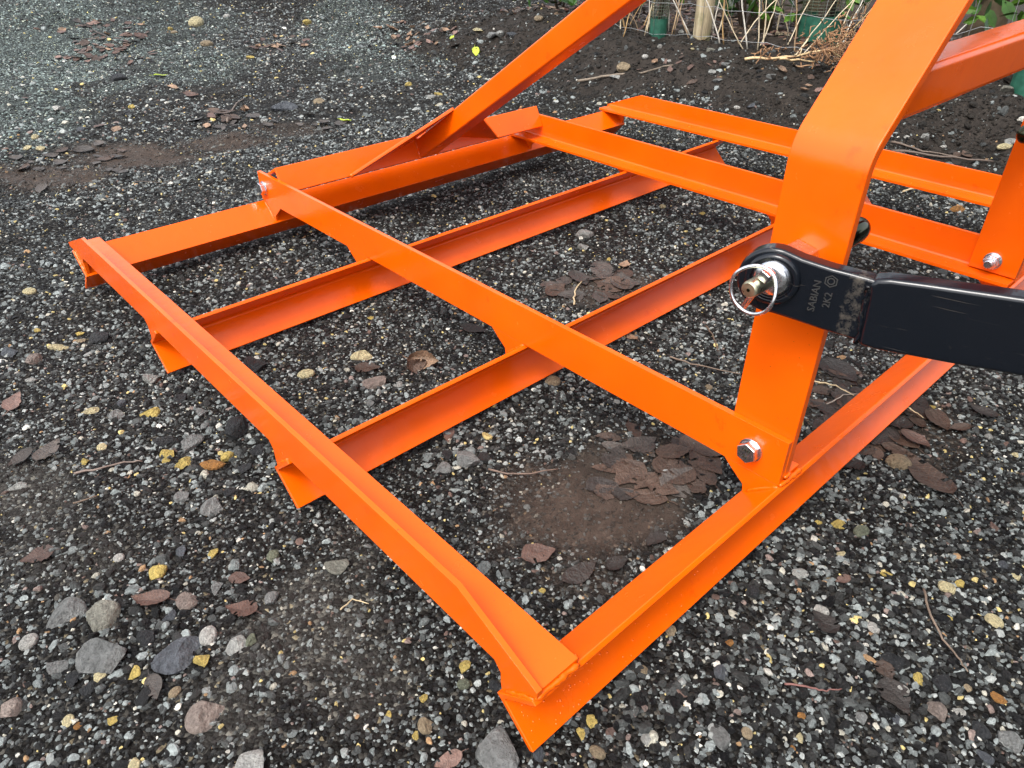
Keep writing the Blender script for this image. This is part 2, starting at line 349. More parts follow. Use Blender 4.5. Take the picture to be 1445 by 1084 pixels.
# colour families (linear albedo), weights
PAL=np.array([(.006,.006,.0065),(.012,.012,.012),(.026,.026,.025),(.062,.066,.064),(.145,.16,.156),(.24,.265,.258),(.31,.325,.31),(.42,.40,.33),(.62,.60,.53),(.60,.48,.20),(.34,.21,.11),(.13,.085,.07),(.22,.165,.145)])
PW=np.array([.15,.17,.18,.18,.14,.085,.04,.018,.006,.008,.004,.007,.008]); PW/=PW.sum()
def scatter(name,pts,size,sink,label,extra_dark=None):
    x,y=pts[:,0],pts[:,1]; n=len(x)
    z0=zones(x,y)
    mw={'fine_grit':.5,'medium_grit':.6}.get(name,.95)
    keep=RNG.random(n)>np.clip(mw*z0['mud']+.7*z0['litter']+.5*z0['fines']+.25*z0['soil'],0,.97)
    if name in ('gravel','yard_gravel','coarse_gravel'): keep&=RNG.random(n)<.30+.70*sstep(.40,.56,fbm(x*3.3,y*3.3,55)*.6+fbm(x*11,y*11,56)*.4)
    keep&=~((x>FX+.1)&(y<4))
    x,y=x[keep],y[keep]; size=size[keep]; n=len(x); z0={k:v[keep] for k,v in z0.items()}
    ci=RNG.choice(len(PAL),n,p=PW)
    # green-grey fine heap at the back: lighter, bluer families
    g=RNG.random(n)<z0['green']
    ci[g]=RNG.choice(len(PAL),g.sum(),p=np.array([.03,.08,.17,.22,.22,.15,.08,.03,.01,.003,.0,.003,.004])/1.0/np.sum([.03,.08,.17,.22,.22,.15,.08,.03,.01,.003,.0,.003,.004]))
    c=PAL[ci]*RNG.uniform(.72,1.22,(n,1))
    c[g]*=np.array([.93,1.04,1.01])*1.1
    if name=='rubble': c=PAL[RNG.choice(len(PAL),n,p=np.array([.05,.1,.15,.16,.16,.13,.09,.06,.03,.025,.01,.015,.02]))]*RNG.uniform(.8,1.2,(n,1))
    s=z0['soil']; dk=RNG.random(n)<s*.80
    c[dk]=np.array([.019,.016,.013])*RNG.uniform(.6,1.5,(dk.sum(),1))
    mu=(z0['mud']+z0['fines']*.7).clip(0,1)[:,None]; c=c*(1-.8*mu)+np.array([.046,.036,.029])*.8*mu
    z=height(x,y)-size*sink
    me=bpy.data.meshes.new(name); me.vertices.add(n); me.vertices.foreach_set('co',np.stack([x,y,z],-1).astype(np.float32).ravel())
    sv=size[:,None]*np.stack([RNG.uniform(.75,1.3,n),RNG.uniform(.6,1.05,n),RNG.uniform(.75,1.15,n)],-1)
    rv=np.stack([RNG.normal(0,.45,n),RNG.normal(0,.45,n),RNG.uniform(0,6.283,n)],-1)
    for nm,ty,key,d in (('scl','FLOAT_VECTOR','vector',sv),('rot','FLOAT_VECTOR','vector',rv),('idx','INT','value',RNG.integers(0,NV,n)),('col','FLOAT_COLOR','color',np.concatenate([c,np.ones((n,1))],-1))):
        a=me.attributes.new(nm,ty,'POINT'); a.data.foreach_set(key,d.astype(np.int32 if ty=='INT' else np.float32).ravel())
    o=link(bpy.data.objects.new(name,me)); md=o.modifiers.new('scatter','NODES'); md.node_group=SC
    tag(o,label,'gravel',kind='stuff'); return o
def inview(x,y,pad):
    """keep ground points the camera could see, with a margin for a step to the side"""
    d=np.stack([x,y,np.zeros_like(x)],-1)-CAM; q=d@ROT
    return (q[:,1]>.15)&(np.abs(q[:,0])<q[:,1]*CX/FPX+pad)&(-q[:,2]<q[:,1]*CY/FPX+pad)
def sample(dens,d0,d1,pad):
    a=(d1*2)**2; n=int(dens*a); x=CAM[0]+RNG.uniform(-d1,d1,n); y=CAM[1]+RNG.uniform(-d1,d1,n)
    rr=np.hypot(x-CAM[0],y-CAM[1]); k=(rr>=d0)&(rr<d1); x,y=x[k],y[k]; k=inview(x,y,pad); return np.stack([x[k],y[k]],-1)
def lognorm(n,lo,hi,pw=1.6): return (lo+(hi-lo)*RNG.random(n)**pw)/2
p=sample(33000,.0,1.75,.36); scatter('fine_grit',p,lognorm(len(p),.004,.0095),.15,'fine dark wet grit covering the yard between the blades')
p=sample(8500,.0,3.4,.62); scatter('gravel',p,lognorm(len(p),.0085,.017,1.8),.02,'dark grey and blue-grey gravel chippings strewn over the yard')
p=sample(12000,1.75,3.4,.5); scatter('medium_grit',p,lognorm(len(p),.005,.010),.12,'small dark chippings on the ground behind the blades')
p=sample(420,.0,6.0,.8); scatter('coarse_gravel',p,lognorm(len(p),.014,.030,2.4),.2,'coarser broken stones mixed through the gravel')
n_=9000; p=np.stack([RNG.uniform(2.3,FX+.15,n_),RNG.uniform(-.9,4.2,n_)],-1); scatter('soil_clods',p,lognorm(n_,.010,.040,2.6),.15,'crumbly dark soil clods and stones on the low bank by the fence')
n_=5200; p=np.stack([RNG.uniform(.1,3.4,n_),RNG.uniform(2.2,6.2,n_)],-1); p=p[(fbm(p[:,0]*1.5,p[:,1]*1.5,91)>.42)]; p=p[inview(p[:,0],p[:,1],.4)]; scatter('rubble',p,lognorm(len(p),.016,.045,2.6),.25,'mixed broken stones strewn over the rough gravel at the back')
q=[]
for (uu,vv,a_,b_,n_) in ((290,640,110,90,120),(240,900,190,110,170),(600,620,60,50,30),(1200,930,200,110,120),(900,1000,90,60,40)):
    for k in range(n_):
        g_=G(uu+RNG.normal(0,a_*.55),vv+RNG.normal(0,b_*.55)); q.append((g_.x,g_.y))
q=np.array(q); scatter('broken_stone',q,lognorm(len(q),.013,.030,1.8),.18,'broken grey stones gathered in loose patches around the frame')
p=sample(5200,3.4,6.2,.65); scatter('yard_gravel',p,lognorm(len(p),.008,.017),.1,'grey chippings over the far side of the yard')
p=sample(1500,6.2,10.5,.5); scatter('heap_gravel',p,lognorm(len(p),.013,.024),.1,'green-grey gravel of the low heap at the back')

# ================================================================== the orange land leveller
Wd=2.0465; XN=.5151; ZB=.1076; TK=.008
lev=tag(empty('land_leveller'),'bright orange welded steel land leveller with four angle blades lying on gravel','implement')
def opart(name,bm,bevel=.0014,mat_=None,parent=None,seg=2): return mesh_obj(name,bm,mat_ or ORANGE,parent or lev,bevel,seg)
def angle_section(b,c,t,tk):
    b,c,t=Vector(b),Vector(c),Vector(t); d1=(c-b).normalized(); d2=(t-c).normalized()
    i0=c+d2*tk-d1*tk; k=.006
    return [b,c,t,t-d1*tk,i0+d2*k,i0+(d2-d1)*k*.3,i0-d1*k,b+d2*tk]
BY=[0,.5586,1.1094]
blades=[]
for y0 in BY:
    bm=bmesh.new(); prism(bm,angle_section((y0,0),(y0+.058,.0551),(y0-.0024,.1072),TK),0,Wd); blades.append(opart('blade',bm))
bm=bmesh.new(); prism(bm,angle_section((1.6459,0),(1.5877,.0548),(1.6455,.1072),TK),0,Wd); opart('blade',bm)
def weld(pts,rad=.0035,parent=None):
    bm=bmesh.new(); P=[]; rd=[]
    pts=[Vector(p) for p in pts]
    for i in range(len(pts)-1):
        n=max(3,int((pts[i+1]-pts[i]).length/.004))
        for k in range(n+(i==len(pts)-2)):
            P.append(pts[i].lerp(pts[i+1],k/n)+Vector([random.uniform(-.0006,.0006) for _ in range(3)])); rd.append(rad*random.uniform(.75,1.25))
    rd[0]*=.5; rd[-1]*=.5
    tube(bm,P,rd,8); return mesh_obj('weld_bead',bm,ORANGE,parent or lev,smooth=True)
# side rails (outer angles) with cut-down ends
for s in (0,1):
    X=(lambda x:x) if s==0 else (lambda x:Wd-x)
    bm=bmesh.new()
    prism(bm,[(-.006,ZB),(1.676,ZB),(1.676,.118),(1.514,.1785),(.131,.1785),(-.006,.121)],X(.0038),X(.0118))
    prism(bm,[(X(.0118),ZB),(X(.0731),ZB),(X(.0731),ZB+TK),(X(.0180),ZB+TK),(X(.0140),ZB+TK+.0012),(X(.0125),ZB+TK+.003),(X(.0118),ZB+TK+.006)],-.003,1.665,'y')
    opart('side_rail',bm)
# inner rails
for s in (0,1):
    X=(lambda x:x) if s==0 else (lambda x:Wd-x)
    bm=bmesh.new()
    prism(bm,[(0,ZB),(1.654,ZB),(1.654,.1886),(0,.1886)],X(XN),X(XN+.010))
    prism(bm,[(X(XN+.010),ZB),(X(XN+.059),ZB),(X(XN+.059),ZB+TK),(X(XN+.016),ZB+TK),(X(XN+.0125),ZB+TK+.0012),(X(XN+.0107),ZB+TK+.003),(X(XN+.010),ZB+TK+.006)],.001,1.653,'y')
    opart('inner_rail',bm)
# gusset plates that fill the gap between rails and blades
for s in (0,1):
    X=(lambda x:x) if s==0 else (lambda x:Wd-x)
    for (xa,ln) in ((.0045,.068),(XN+.0006,.096)):
        for y0 in BY:
            bm=bmesh.new(); prism(bm,[(y0+.0005,ZB-.0003),(y0+ln,ZB-.0003),(y0+ln*.82,.092),(y0+.056,.074),(y0+.0535,.0575)],X(xa),X(xa+.0085)); opart('gusset',bm,.0008)
            weld([(X(xa-.001),y0-.001,ZB-.002),(X(xa-.0005),y0+.02,ZB-.018),(X(xa-.0005),y0+.045,ZB-.040)],.003)
        bm=bmesh.new(); prism(bm,[(1.6450,ZB-.0003),(1.6459-ln,ZB-.0003),(1.6459-ln*.82,.092),(1.590,.074),(1.5922,.0575)],X(xa),X(xa+.0085)); opart('gusset',bm,.0008)
        weld([(X(xa-.0005),1.643,ZB-.003),(X(xa-.0005),1.60,ZB-.043)],.003)
# welds where side rails sit on the front blade
weld([(.0038,-.004,ZB+.001),(.072,-.0055,ZB+.001)],.004); weld([(.074,-.001,ZB),(.074,.006,ZB)],.0045)
weld([(XN,-.002,ZB+.001),(XN+.06,-.0035,ZB+.001)],.004)
# uprights, bent inwards
def upright(s):
    X=(lambda x:x) if s==0 else (lambda x:Wd-x)
    x0=XN+.0103; pts=[(x0,.1185),(x0,.30),(x0,.572)]
    # bend of 45 degrees
    rr=.065; cxn=x0+rr
    for k in range(1,9):
        a=R(45)*k/8; pts.append((cxn-rr*math.cos(a),.572+rr*math.sin(a)))
    xe,ze=pts[-1]; pts.append((xe+.405,ze+.405))
    # offset towards the inside
    inner=[]; th=.015
    for i,p in enumerate(pts):
        a=Vector(pts[max(i-1,0)]); b=Vector(pts[min(i+1,len(pts)-1)]); d=(b-a).normalized(); inner.append((p[0]+d.y*th,p[1]-d.x*th))
    poly=[(X(p[0]),p[1]) for p in pts]+[(X(p[0]),p[1]) for p in inner[::-1]]
    bm=bmesh.new()
    n=len(pts)
    va=[[bm.verts.new((q[0],y,q[1])) for q in poly] for y in (-.001,.0995)]
    m=len(poly)
    for i in range(m): bm.faces.new((va[0][i],va[0][(i+1)%m],va[1][(i+1)%m],va[1][i]))
    for j in (0,1):
        for i in range(n-1): bm.faces.new((va[j][i],va[j][i+1],va[j][m-2-i],va[j][m-1-i]))
    return opart('upright',bm,.0016)
upright(0); upright(1)
weld([(XN+.0103,-.002,.119),(XN+.028,-.002,.119)],.003)
# cross strut between uprights: rounded hollow section
bm=bmesh.new(); prism(bm,[(.558,.621),(.617,.680),(Wd-.617,.680),(Wd-.558,.621)],.008,.064,'y'); opart('cross_strut',bm,.009,seg=4)
# head bracket out of frame and top stay
bm=bmesh.new()
for xx in (.955,1.0765): prism(bm,[(-.09,1.04),(.11,1.04),(.11,1.15),(.02,1.22),(-.06,1.22),(-.09,1.19)],xx,xx+.015)
box(bm,.9705,1.0760,.03,.10,1.05,1.064); opart('top_link_bracket',bm)
bm=bmesh.new(); prism(bm,[(1.5275,.1535),(1.5590,.2125),(1.5400,.2110),(1.355,.3302),(.075,1.1685),(.075,1.086)],.990,1.0565); opart('stay',bm,.005,seg=3)
# rear beam: an angle on edge between the inner rails
bm=bmesh.new(); prism(bm,angle_section((1.5275,.1535),(1.5600,.2175),(1.6235,.1850),.008),XN+.0102,Wd-XN-.0102); opart('rear_beam',bm,.0025)
# triangular brace plates joining stay and rear beam
def brace(s):
    X=(lambda x:x) if s==0 else (lambda x:Wd-x)
    A=Vector((X(.735),1.5265,.1520)); K=Vector((X(.991),1.556,.2040)); B=Vector((X(.991),1.350,.3310))
    nrm=(K-A).cross(B-A).normalized()
    if nrm.z<0: nrm=-nrm
    bm=bmesh.new(); lo=[bm.verts.new(p-nrm*.001) for p in (A,K,B)]; hi=[bm.verts.new(p+nrm*.0075) for p in (A,K,B)]
    bm.faces.new(lo); bm.faces.new(hi[::-1])
    for i in range(3): bm.faces.new((lo[i],lo[(i+1)%3],hi[(i+1)%3],hi[i]))
    opart('brace_plate',bm,.0012)
    weld([K+Vector((0,-.003,-.003)),(X(.9885),1.5265,.152)],.0035)
    weld([A+Vector((0,-.001,.002)),A.lerp(B,.03)+Vector((0,0,.004))],.006)
brace(0); brace(1)
# bolts
def hexagon(r_,a0=0): return [(r_*math.cos(a0+k*math.pi/3),r_*math.sin(a0+k*math.pi/3)) for k in range(6)]
def flat_text(body,size,extr,mat_,M4,parent,name='lettering'):
    c=bpy.data.curves.new(name,'FONT'); c.body=body; c.size=size; c.extrude=extr; c.align_x='CENTER'; c.align_y='CENTER'; c.resolution_u=2
    o=bpy.data.objects.new(name,c); col.objects.link(o); dg=bpy.context.evaluated_depsgraph_get()
    me=bpy.data.meshes.new_from_object(o.evaluated_get(dg)); bpy.data.objects.remove(o); bpy.data.curves.remove(c)
    me.transform(M4); me.materials.clear(); me.materials.append(mat_)
    q=bpy.data.objects.new(name,me); return link(q,parent)
def fM(o,xd,yd):
    xd=Vector(xd).normalized(); yd=Vector(yd); yd=(yd-xd*yd.dot(xd)).normalized(); zd=xd.cross(yd)
    m=Matrix((xd,yd,zd)).transposed().to_4x4(); m.translation=Vector(o); return m
def bolt(x,y,z,dirx,head=True,rot=.3,text=False):
    """dirx -1: points to the near side"""
    bm=bmesh.new(); lathe_x(bm,[(x,.0195),(x+dirx*.0028,.0195),(x+dirx*.0032,.019)],y,z,36)
    b=mesh_obj('bolt',bm,ZINC,lev,.0004)
    bm=bmesh.new()
    h=.0125 if head else .013
    hx=hexagon(.0172,rot); prism(bm,[(y+p[0],z+p[1]) for p in hx],x+dirx*.0033,x+dirx*(.0033+h)); mesh_obj('head' if head else 'nut',bm,ZINC,b,.0013,3)
    if head:
        if text:
            M4=fM((x+dirx*(.0033+h+.0003),y,z+.006),(0,-1,-.15),(0,-.15,1)); flat_text('GEO',.0068,.0003,DARKPIN,M4,b)
            M4=fM((x+dirx*(.0033+h+.0003),y,z-.006),(0,-1,-.15),(0,-.15,1)); flat_text('8.8',.0062,.0003,DARKPIN,M4,b)
    else:
        bm=bmesh.new(); lathe_x(bm,[(x+dirx*.016,.0135),(x+dirx*.021,.0128),(x+dirx*.022,.0098)],y,z,28); mesh_obj('locking_collar',bm,ZINC,b,.0006)
        bm=bmesh.new(); lathe_x(bm,[(x+dirx*.016,.0096),(x+dirx*.031,.0096),(x+dirx*.0325,.0082)],y,z,24); mesh_obj('thread_end',bm,ZINC,b,.0003)
    return b
bolt(XN-.0002,.054,.146,-1,True,.35,True); bolt(XN-.0002,1.628,.147,-1,True,.2)
bolt(XN+.0255,.054,.146,1,False); bolt(XN+.0102,1.628,.147,1,False)
bolt(Wd-XN-.0255,.054,.146,-1,False,.1); bolt(Wd-XN+.0002,.054,.146,1,True); bolt(Wd-XN-.0102,1.628,.147,-1,False); bolt(Wd-XN+.0002,1.628,.147,1,True)
# hitch pin through each upright
PY,PZ=.052,.455
def hitch_pin(s):
    X=(lambda x:x) if s==0 else (lambda x:Wd-x)
    bm=bmesh.new(); lathe_x(bm,[(X(.4035),.0088),(X(.4055),.0104),(X(.4075),.0108),(X(.5245),.0108)],PY,PZ,32); p=mesh_obj('hitch_pin',bm,YZINC,lev,.0004)
    bm=bmesh.new(); lathe_x(bm,[(X(.403),.0022),(X(.4033),.0022)],PY,PZ,12); mesh_obj('centre_mark',bm,DARKPIN,p)
    bm=bmesh.new(); prism(bm,[(PY+a,PZ+b) for a,b in hexagon(.029,.2)],X(.4945),X(.5250)); mesh_obj('hex_collar',bm,ZINC,p,.002,3)
    bm=bmesh.new(); lathe_x(bm,[(X(.5408),.0185),(X(.672),.0185),(X(.684),.0165),(X(.691),.012),(X(.694),.005)],PY,PZ,32); mesh_obj('pin_head',bm,DARKPIN,p,smooth=True)
    return p
hitch_pin(0); hitch_pin(1)
# water beads on the front blade
def droplets():
    bm=bmesh.new(); rg=random.Random(3)
    c=Vector((0,.058,.0551)); d1=(c-Vector((0,0,0))).normalized(); d2=(Vector((0,-.0024,.1072))-c).normalized()
    for k in range(110):
        x=.004+abs(rg.gauss(0,.16)) ; a=rg.uniform(.006,.066); p=Vector((x,0,0))+d1*a+d2*(TK+.0002)
        rr=rg.uniform(.0005,.0015)
        bmesh.ops.create_icosphere(bm,subdivisions=1,radius=rr,matrix=Matrix.Translation(p))
    m,t,b=mat('water_bead'); b.inputs['Base Color'].default_value=(.85,.16,.02,1); b.inputs['Roughness'].default_value=.05; b.inputs['Specular IOR Level'].default_value=.6
    o=mesh_obj('water_beads',bm,m,lev,smooth=True); o['kind']='stuff'
droplets()

# ================================================================== tractor lower link arms
ARM_YAW=18.0
def link_arm(s):
    sg=1 if s==0 else -1
    X=lambda x: sg*x
    root=empty('lift_arm',(.458 if s==0 else Wd-.458,PY,PZ)); root.rotation_euler=(0,0,R(ARM_YAW)*sg)
    def pt(name,bm,m,bev,seg=2,smooth=False): return mesh_obj(name,bm,m,root,bev,seg,smooth)
    # local frame: -y runs along the arm to the tractor, +x away from the near side, origin on the pin
    rr=.0435; zc=-.0075
    poly=[(rr*math.cos(R(100)-R(200)*k/24),zc+rr*math.sin(R(100)-R(200)*k/24)) for k in range(25)]
    poly+=[(-.040,-.0535),(-.070,-.0570),(-.130,-.0610),(-.140,-.050),(-.140,.018),(-.104,.0225),(-.083,.0240),(-.065,.0250),(-.030,.0295)]
    bm=bmesh.new(); prism(bm,poly,X(0),X(.024)); pt('eye_end',bm,BLACK,.005,4)
    ob=[(-.1135,-.0635),(-.112,-.030),(-.110,.000),(-.107,.016),(-.114,.0235),(-.128,.0270),(-.166,.0300),(-.257,.0360),(-.95,.085),(-.97,.06),(-.97,.015),(-.95,-.005),(-.289,-.0550),(-.216,-.0605),(-.135,-.0655)]
    bm=bmesh.new(); prism(bm,ob,X(-.0022),X(.0262)); pt('arm_bar',bm,BLACK,.006,4)
    bm=bmesh.new(); P=[(X(-.0008),-.1065-.006*(k/12)+random.uniform(-.0015,.0015),.014-.076*(k/12)) for k in range(13)]; tube(bm,P,[.0028*random.uniform(.7,1.3) for _ in P],8); pt('weld_ridge',bm,BLACK,0,smooth=True)
    bm=bmesh.new(); lathe_x(bm,[(X(.002),.0345),(X(-.0045),.0330),(X(-.0065),.0305),(X(-.0065),.0262),(X(-.003),.0250)],0,zc*.4,48); pt('boss_ring',bm,BLACK,.0012,3)
    bm=bmesh.new(); lathe_x(bm,[(X(.002),.0246),(X(-.0075),.0228),(X(-.0125),.0188),(X(-.0135),.0125)],0,0,40); pt('ball_bush',bm,ZINC,0,smooth=True)
    if s==0:
        O=Vector(root.location); th=R(ARM_YAW); nn=Vector((-math.cos(th),-math.sin(th),0)); inv=Matrix.Rotation(-th,3,'Z')
        def on(u,v):
            d=Vector(ray(u,v)); c=Vector(CAM); p=c+d*((O-c).dot(nn)/d.dot(nn)); q=inv@(p-O); return Vector((-.0003,q.y,q.z))
        def tx(body,u0,v0,u1,v1,size):
            a=on(u0,v0); b=on(u1,v1); return flat_text(body,size,.0006,STAMP,fM((a+b)/2,b-a,(0,1,.15)),root)
        tx('SABIAN',1143.5,440.5,1155.5,394,.0125); tx('2K2',1165,435,1170.5,412,.0125)
        c=on(1173,397); bm=bmesh.new()
        def ring(poly_o,poly_i):
            n=len(poly_o); o_=[bm.verts.new((c.x-.0004,c.y+p[0],c.z+p[1])) for p in poly_o]; i_=[bm.verts.new((c.x-.0004,c.y+p[0],c.z+p[1])) for p in poly_i]
            for k in range(n): bm.faces.new((o_[k],o_[(k+1)%n],i_[(k+1)%n],i_[k]))
        ring(hexagon(.0082,.5),hexagon(.0066,.5))
        cc=lambda q:[(q*math.cos(2*math.pi*k/16),q*math.sin(2*math.pi*k/16)) for k in range(16)]
        ring(cc(.0046),cc(.0030)); pt('emblem',bm,STAMP,0)
    return root
STAMP,_t,_b=mat('stamp_relief'); _b.inputs['Base Color'].default_value=(.035,.035,.034,1); _b.inputs['Roughness'].default_value=.3
a0=link_arm(0); tag(a0,'black painted tractor lift arm with stamped lettering pinned to the upright by a ringed clip','lift arm')
a1=link_arm(1); tag(a1,'plain black lift arm on the upright at the fence side of the leveller','lift arm')
def lynch(s):
    X=(lambda x:x) if s==0 else (lambda x:Wd-x)
    root=empty('lynch_pin',(X(.425),PY,PZ))
    T=Matrix.Translation(-root.location)
    a=UX(1084,386,.425); b=UX(1046,437,.425); d=(b-a).normalized()
    def loc(p): return Vector((X(p.x),p.y,p.z))
    bm=bmesh.new(); tube(bm,[loc(a+d*.004),loc(a+d*.012),loc(b-d*.004),loc(b)],[.0042,.0042,.0040,.0022],12); o=mesh_obj('pin_shank',bm,ZINC,root,smooth=True); o.data.transform(T)
    e=Vector((0,-d.z,d.y)); bm=bmesh.new()
    P=[a-e*.0065-d*.003,a+e*.0065-d*.003,a+e*.0065+d*.009,a-e*.0065+d*.009]
    prism(bm,[(q.y,q.z) for q in P],X(.4165),X(.4330)); o=mesh_obj('pin_block',bm,ZINC,root,.0012,2); o.data.transform(T)
    c=UX(1062,410.5,.410); bm=bmesh.new(); rr=.0290; n=40
    top=math.atan2(a.z-c.z,a.y-c.y)
    ring=[]
    for k in range(n):
        t=2*math.pi*k/n; near=math.cos(t-top)
        ring.append(loc(Vector((.4085+.012*max(0,near)**2,c.y+rr*math.cos(t),c.z+rr*math.sin(t)))))
    ring.append(ring[0]); tube(bm,ring,.0024,10,False); o=mesh_obj('ring',bm,ZINC,root,smooth=True); o.data.transform(T)
    return root
tag(lynch(0),'silver ring-handled lynch pin clipped through the hitch pin beside the stamped lift arm','lynch pin')
tag(lynch(1),'silver ring-handled lynch pin through the hitch pin at the fence side','lynch pin')

def where(p):
    if p.x>2.35 and p.y<4.2: return 'on the soil bank by the fence'
    if p.y>1.75: return 'on the far gravel behind the rear blade'
    if p.y<-.03+.0*p.x and p.x>0: return 'in front of the front blade'
    if p.x<0: return 'outside the near side rail'
    if p.x>2.05: return 'beyond the fence-side rail'
    k='first' if p.y<.56 else 'second' if p.y<1.11 else 'third'
    side='between the side rail and inner rail' if p.x<.52 else 'between the two inner rails' if p.x<1.53 else 'between the fence-side rails'
    return side+', behind the '+{'first':'front blade','second':'second blade','third':'third blade'}[k]
# ================================================================== larger loose stones, each one a thing
SM=[stone_mesh('stone',300+i,3,[5,7,9,11][i%4],[.5,.62,.75][i%3],STONE,.03,False,(.38,.75)) for i in range(12)]
SMR=[stone_mesh('pebble',340+i,3,[3,4,5][i%3],[.6,.7,.8][i%3],STONE,.02,True,(.7,.95)) for i in range(6)]
SML=[stone_mesh('stone',360+i,3,9,.6,LICHEN,.035,False,(.5,.8)) for i in range(4)]
HUE={'y':(.66,.50,.15),'c':(.72,.62,.36),'t':(.40,.31,.20),'w':(.62,.60,.55),'g':(.27,.275,.265),'p':(.44,.44,.41),'d':(.045,.047,.05),'b':(.12,.13,.145),'k':(.36,.29,.25),'o':(.42,.20,.06),'r':(.20,.095,.07),'l':(.30,.29,.24),'v':(.20,.215,.15)}
GRP={'y':('small yellow sandstone pebble loose on the dark gravel','yellow pebbles'),'c':('small cream coloured pebble loose on the dark gravel','cream pebbles'),'t':('tan brown pebble loose on the dark gravel','tan pebbles'),
 'w':('small white stone loose on the gravel','white stones'),'g':('mid grey broken stone lying on the gravel','grey stones'),'p':('pale grey stone chip lying on the gravel','pale stones'),'d':('dark charcoal coloured stone lying on the gravel','dark stones'),
 'b':('blue-grey stone lying on the gravel','blue-grey stones'),'k':('pinkish grey stone lying on the gravel','pinkish stones'),'o':('orange-brown pebble on the gravel','orange pebbles'),'r':('reddish brown stone on the gravel','reddish stones'),
 'l':('light speckled stone lying on the gravel','speckled stones'),'v':('olive grey pebble on the gravel','olive pebbles')}
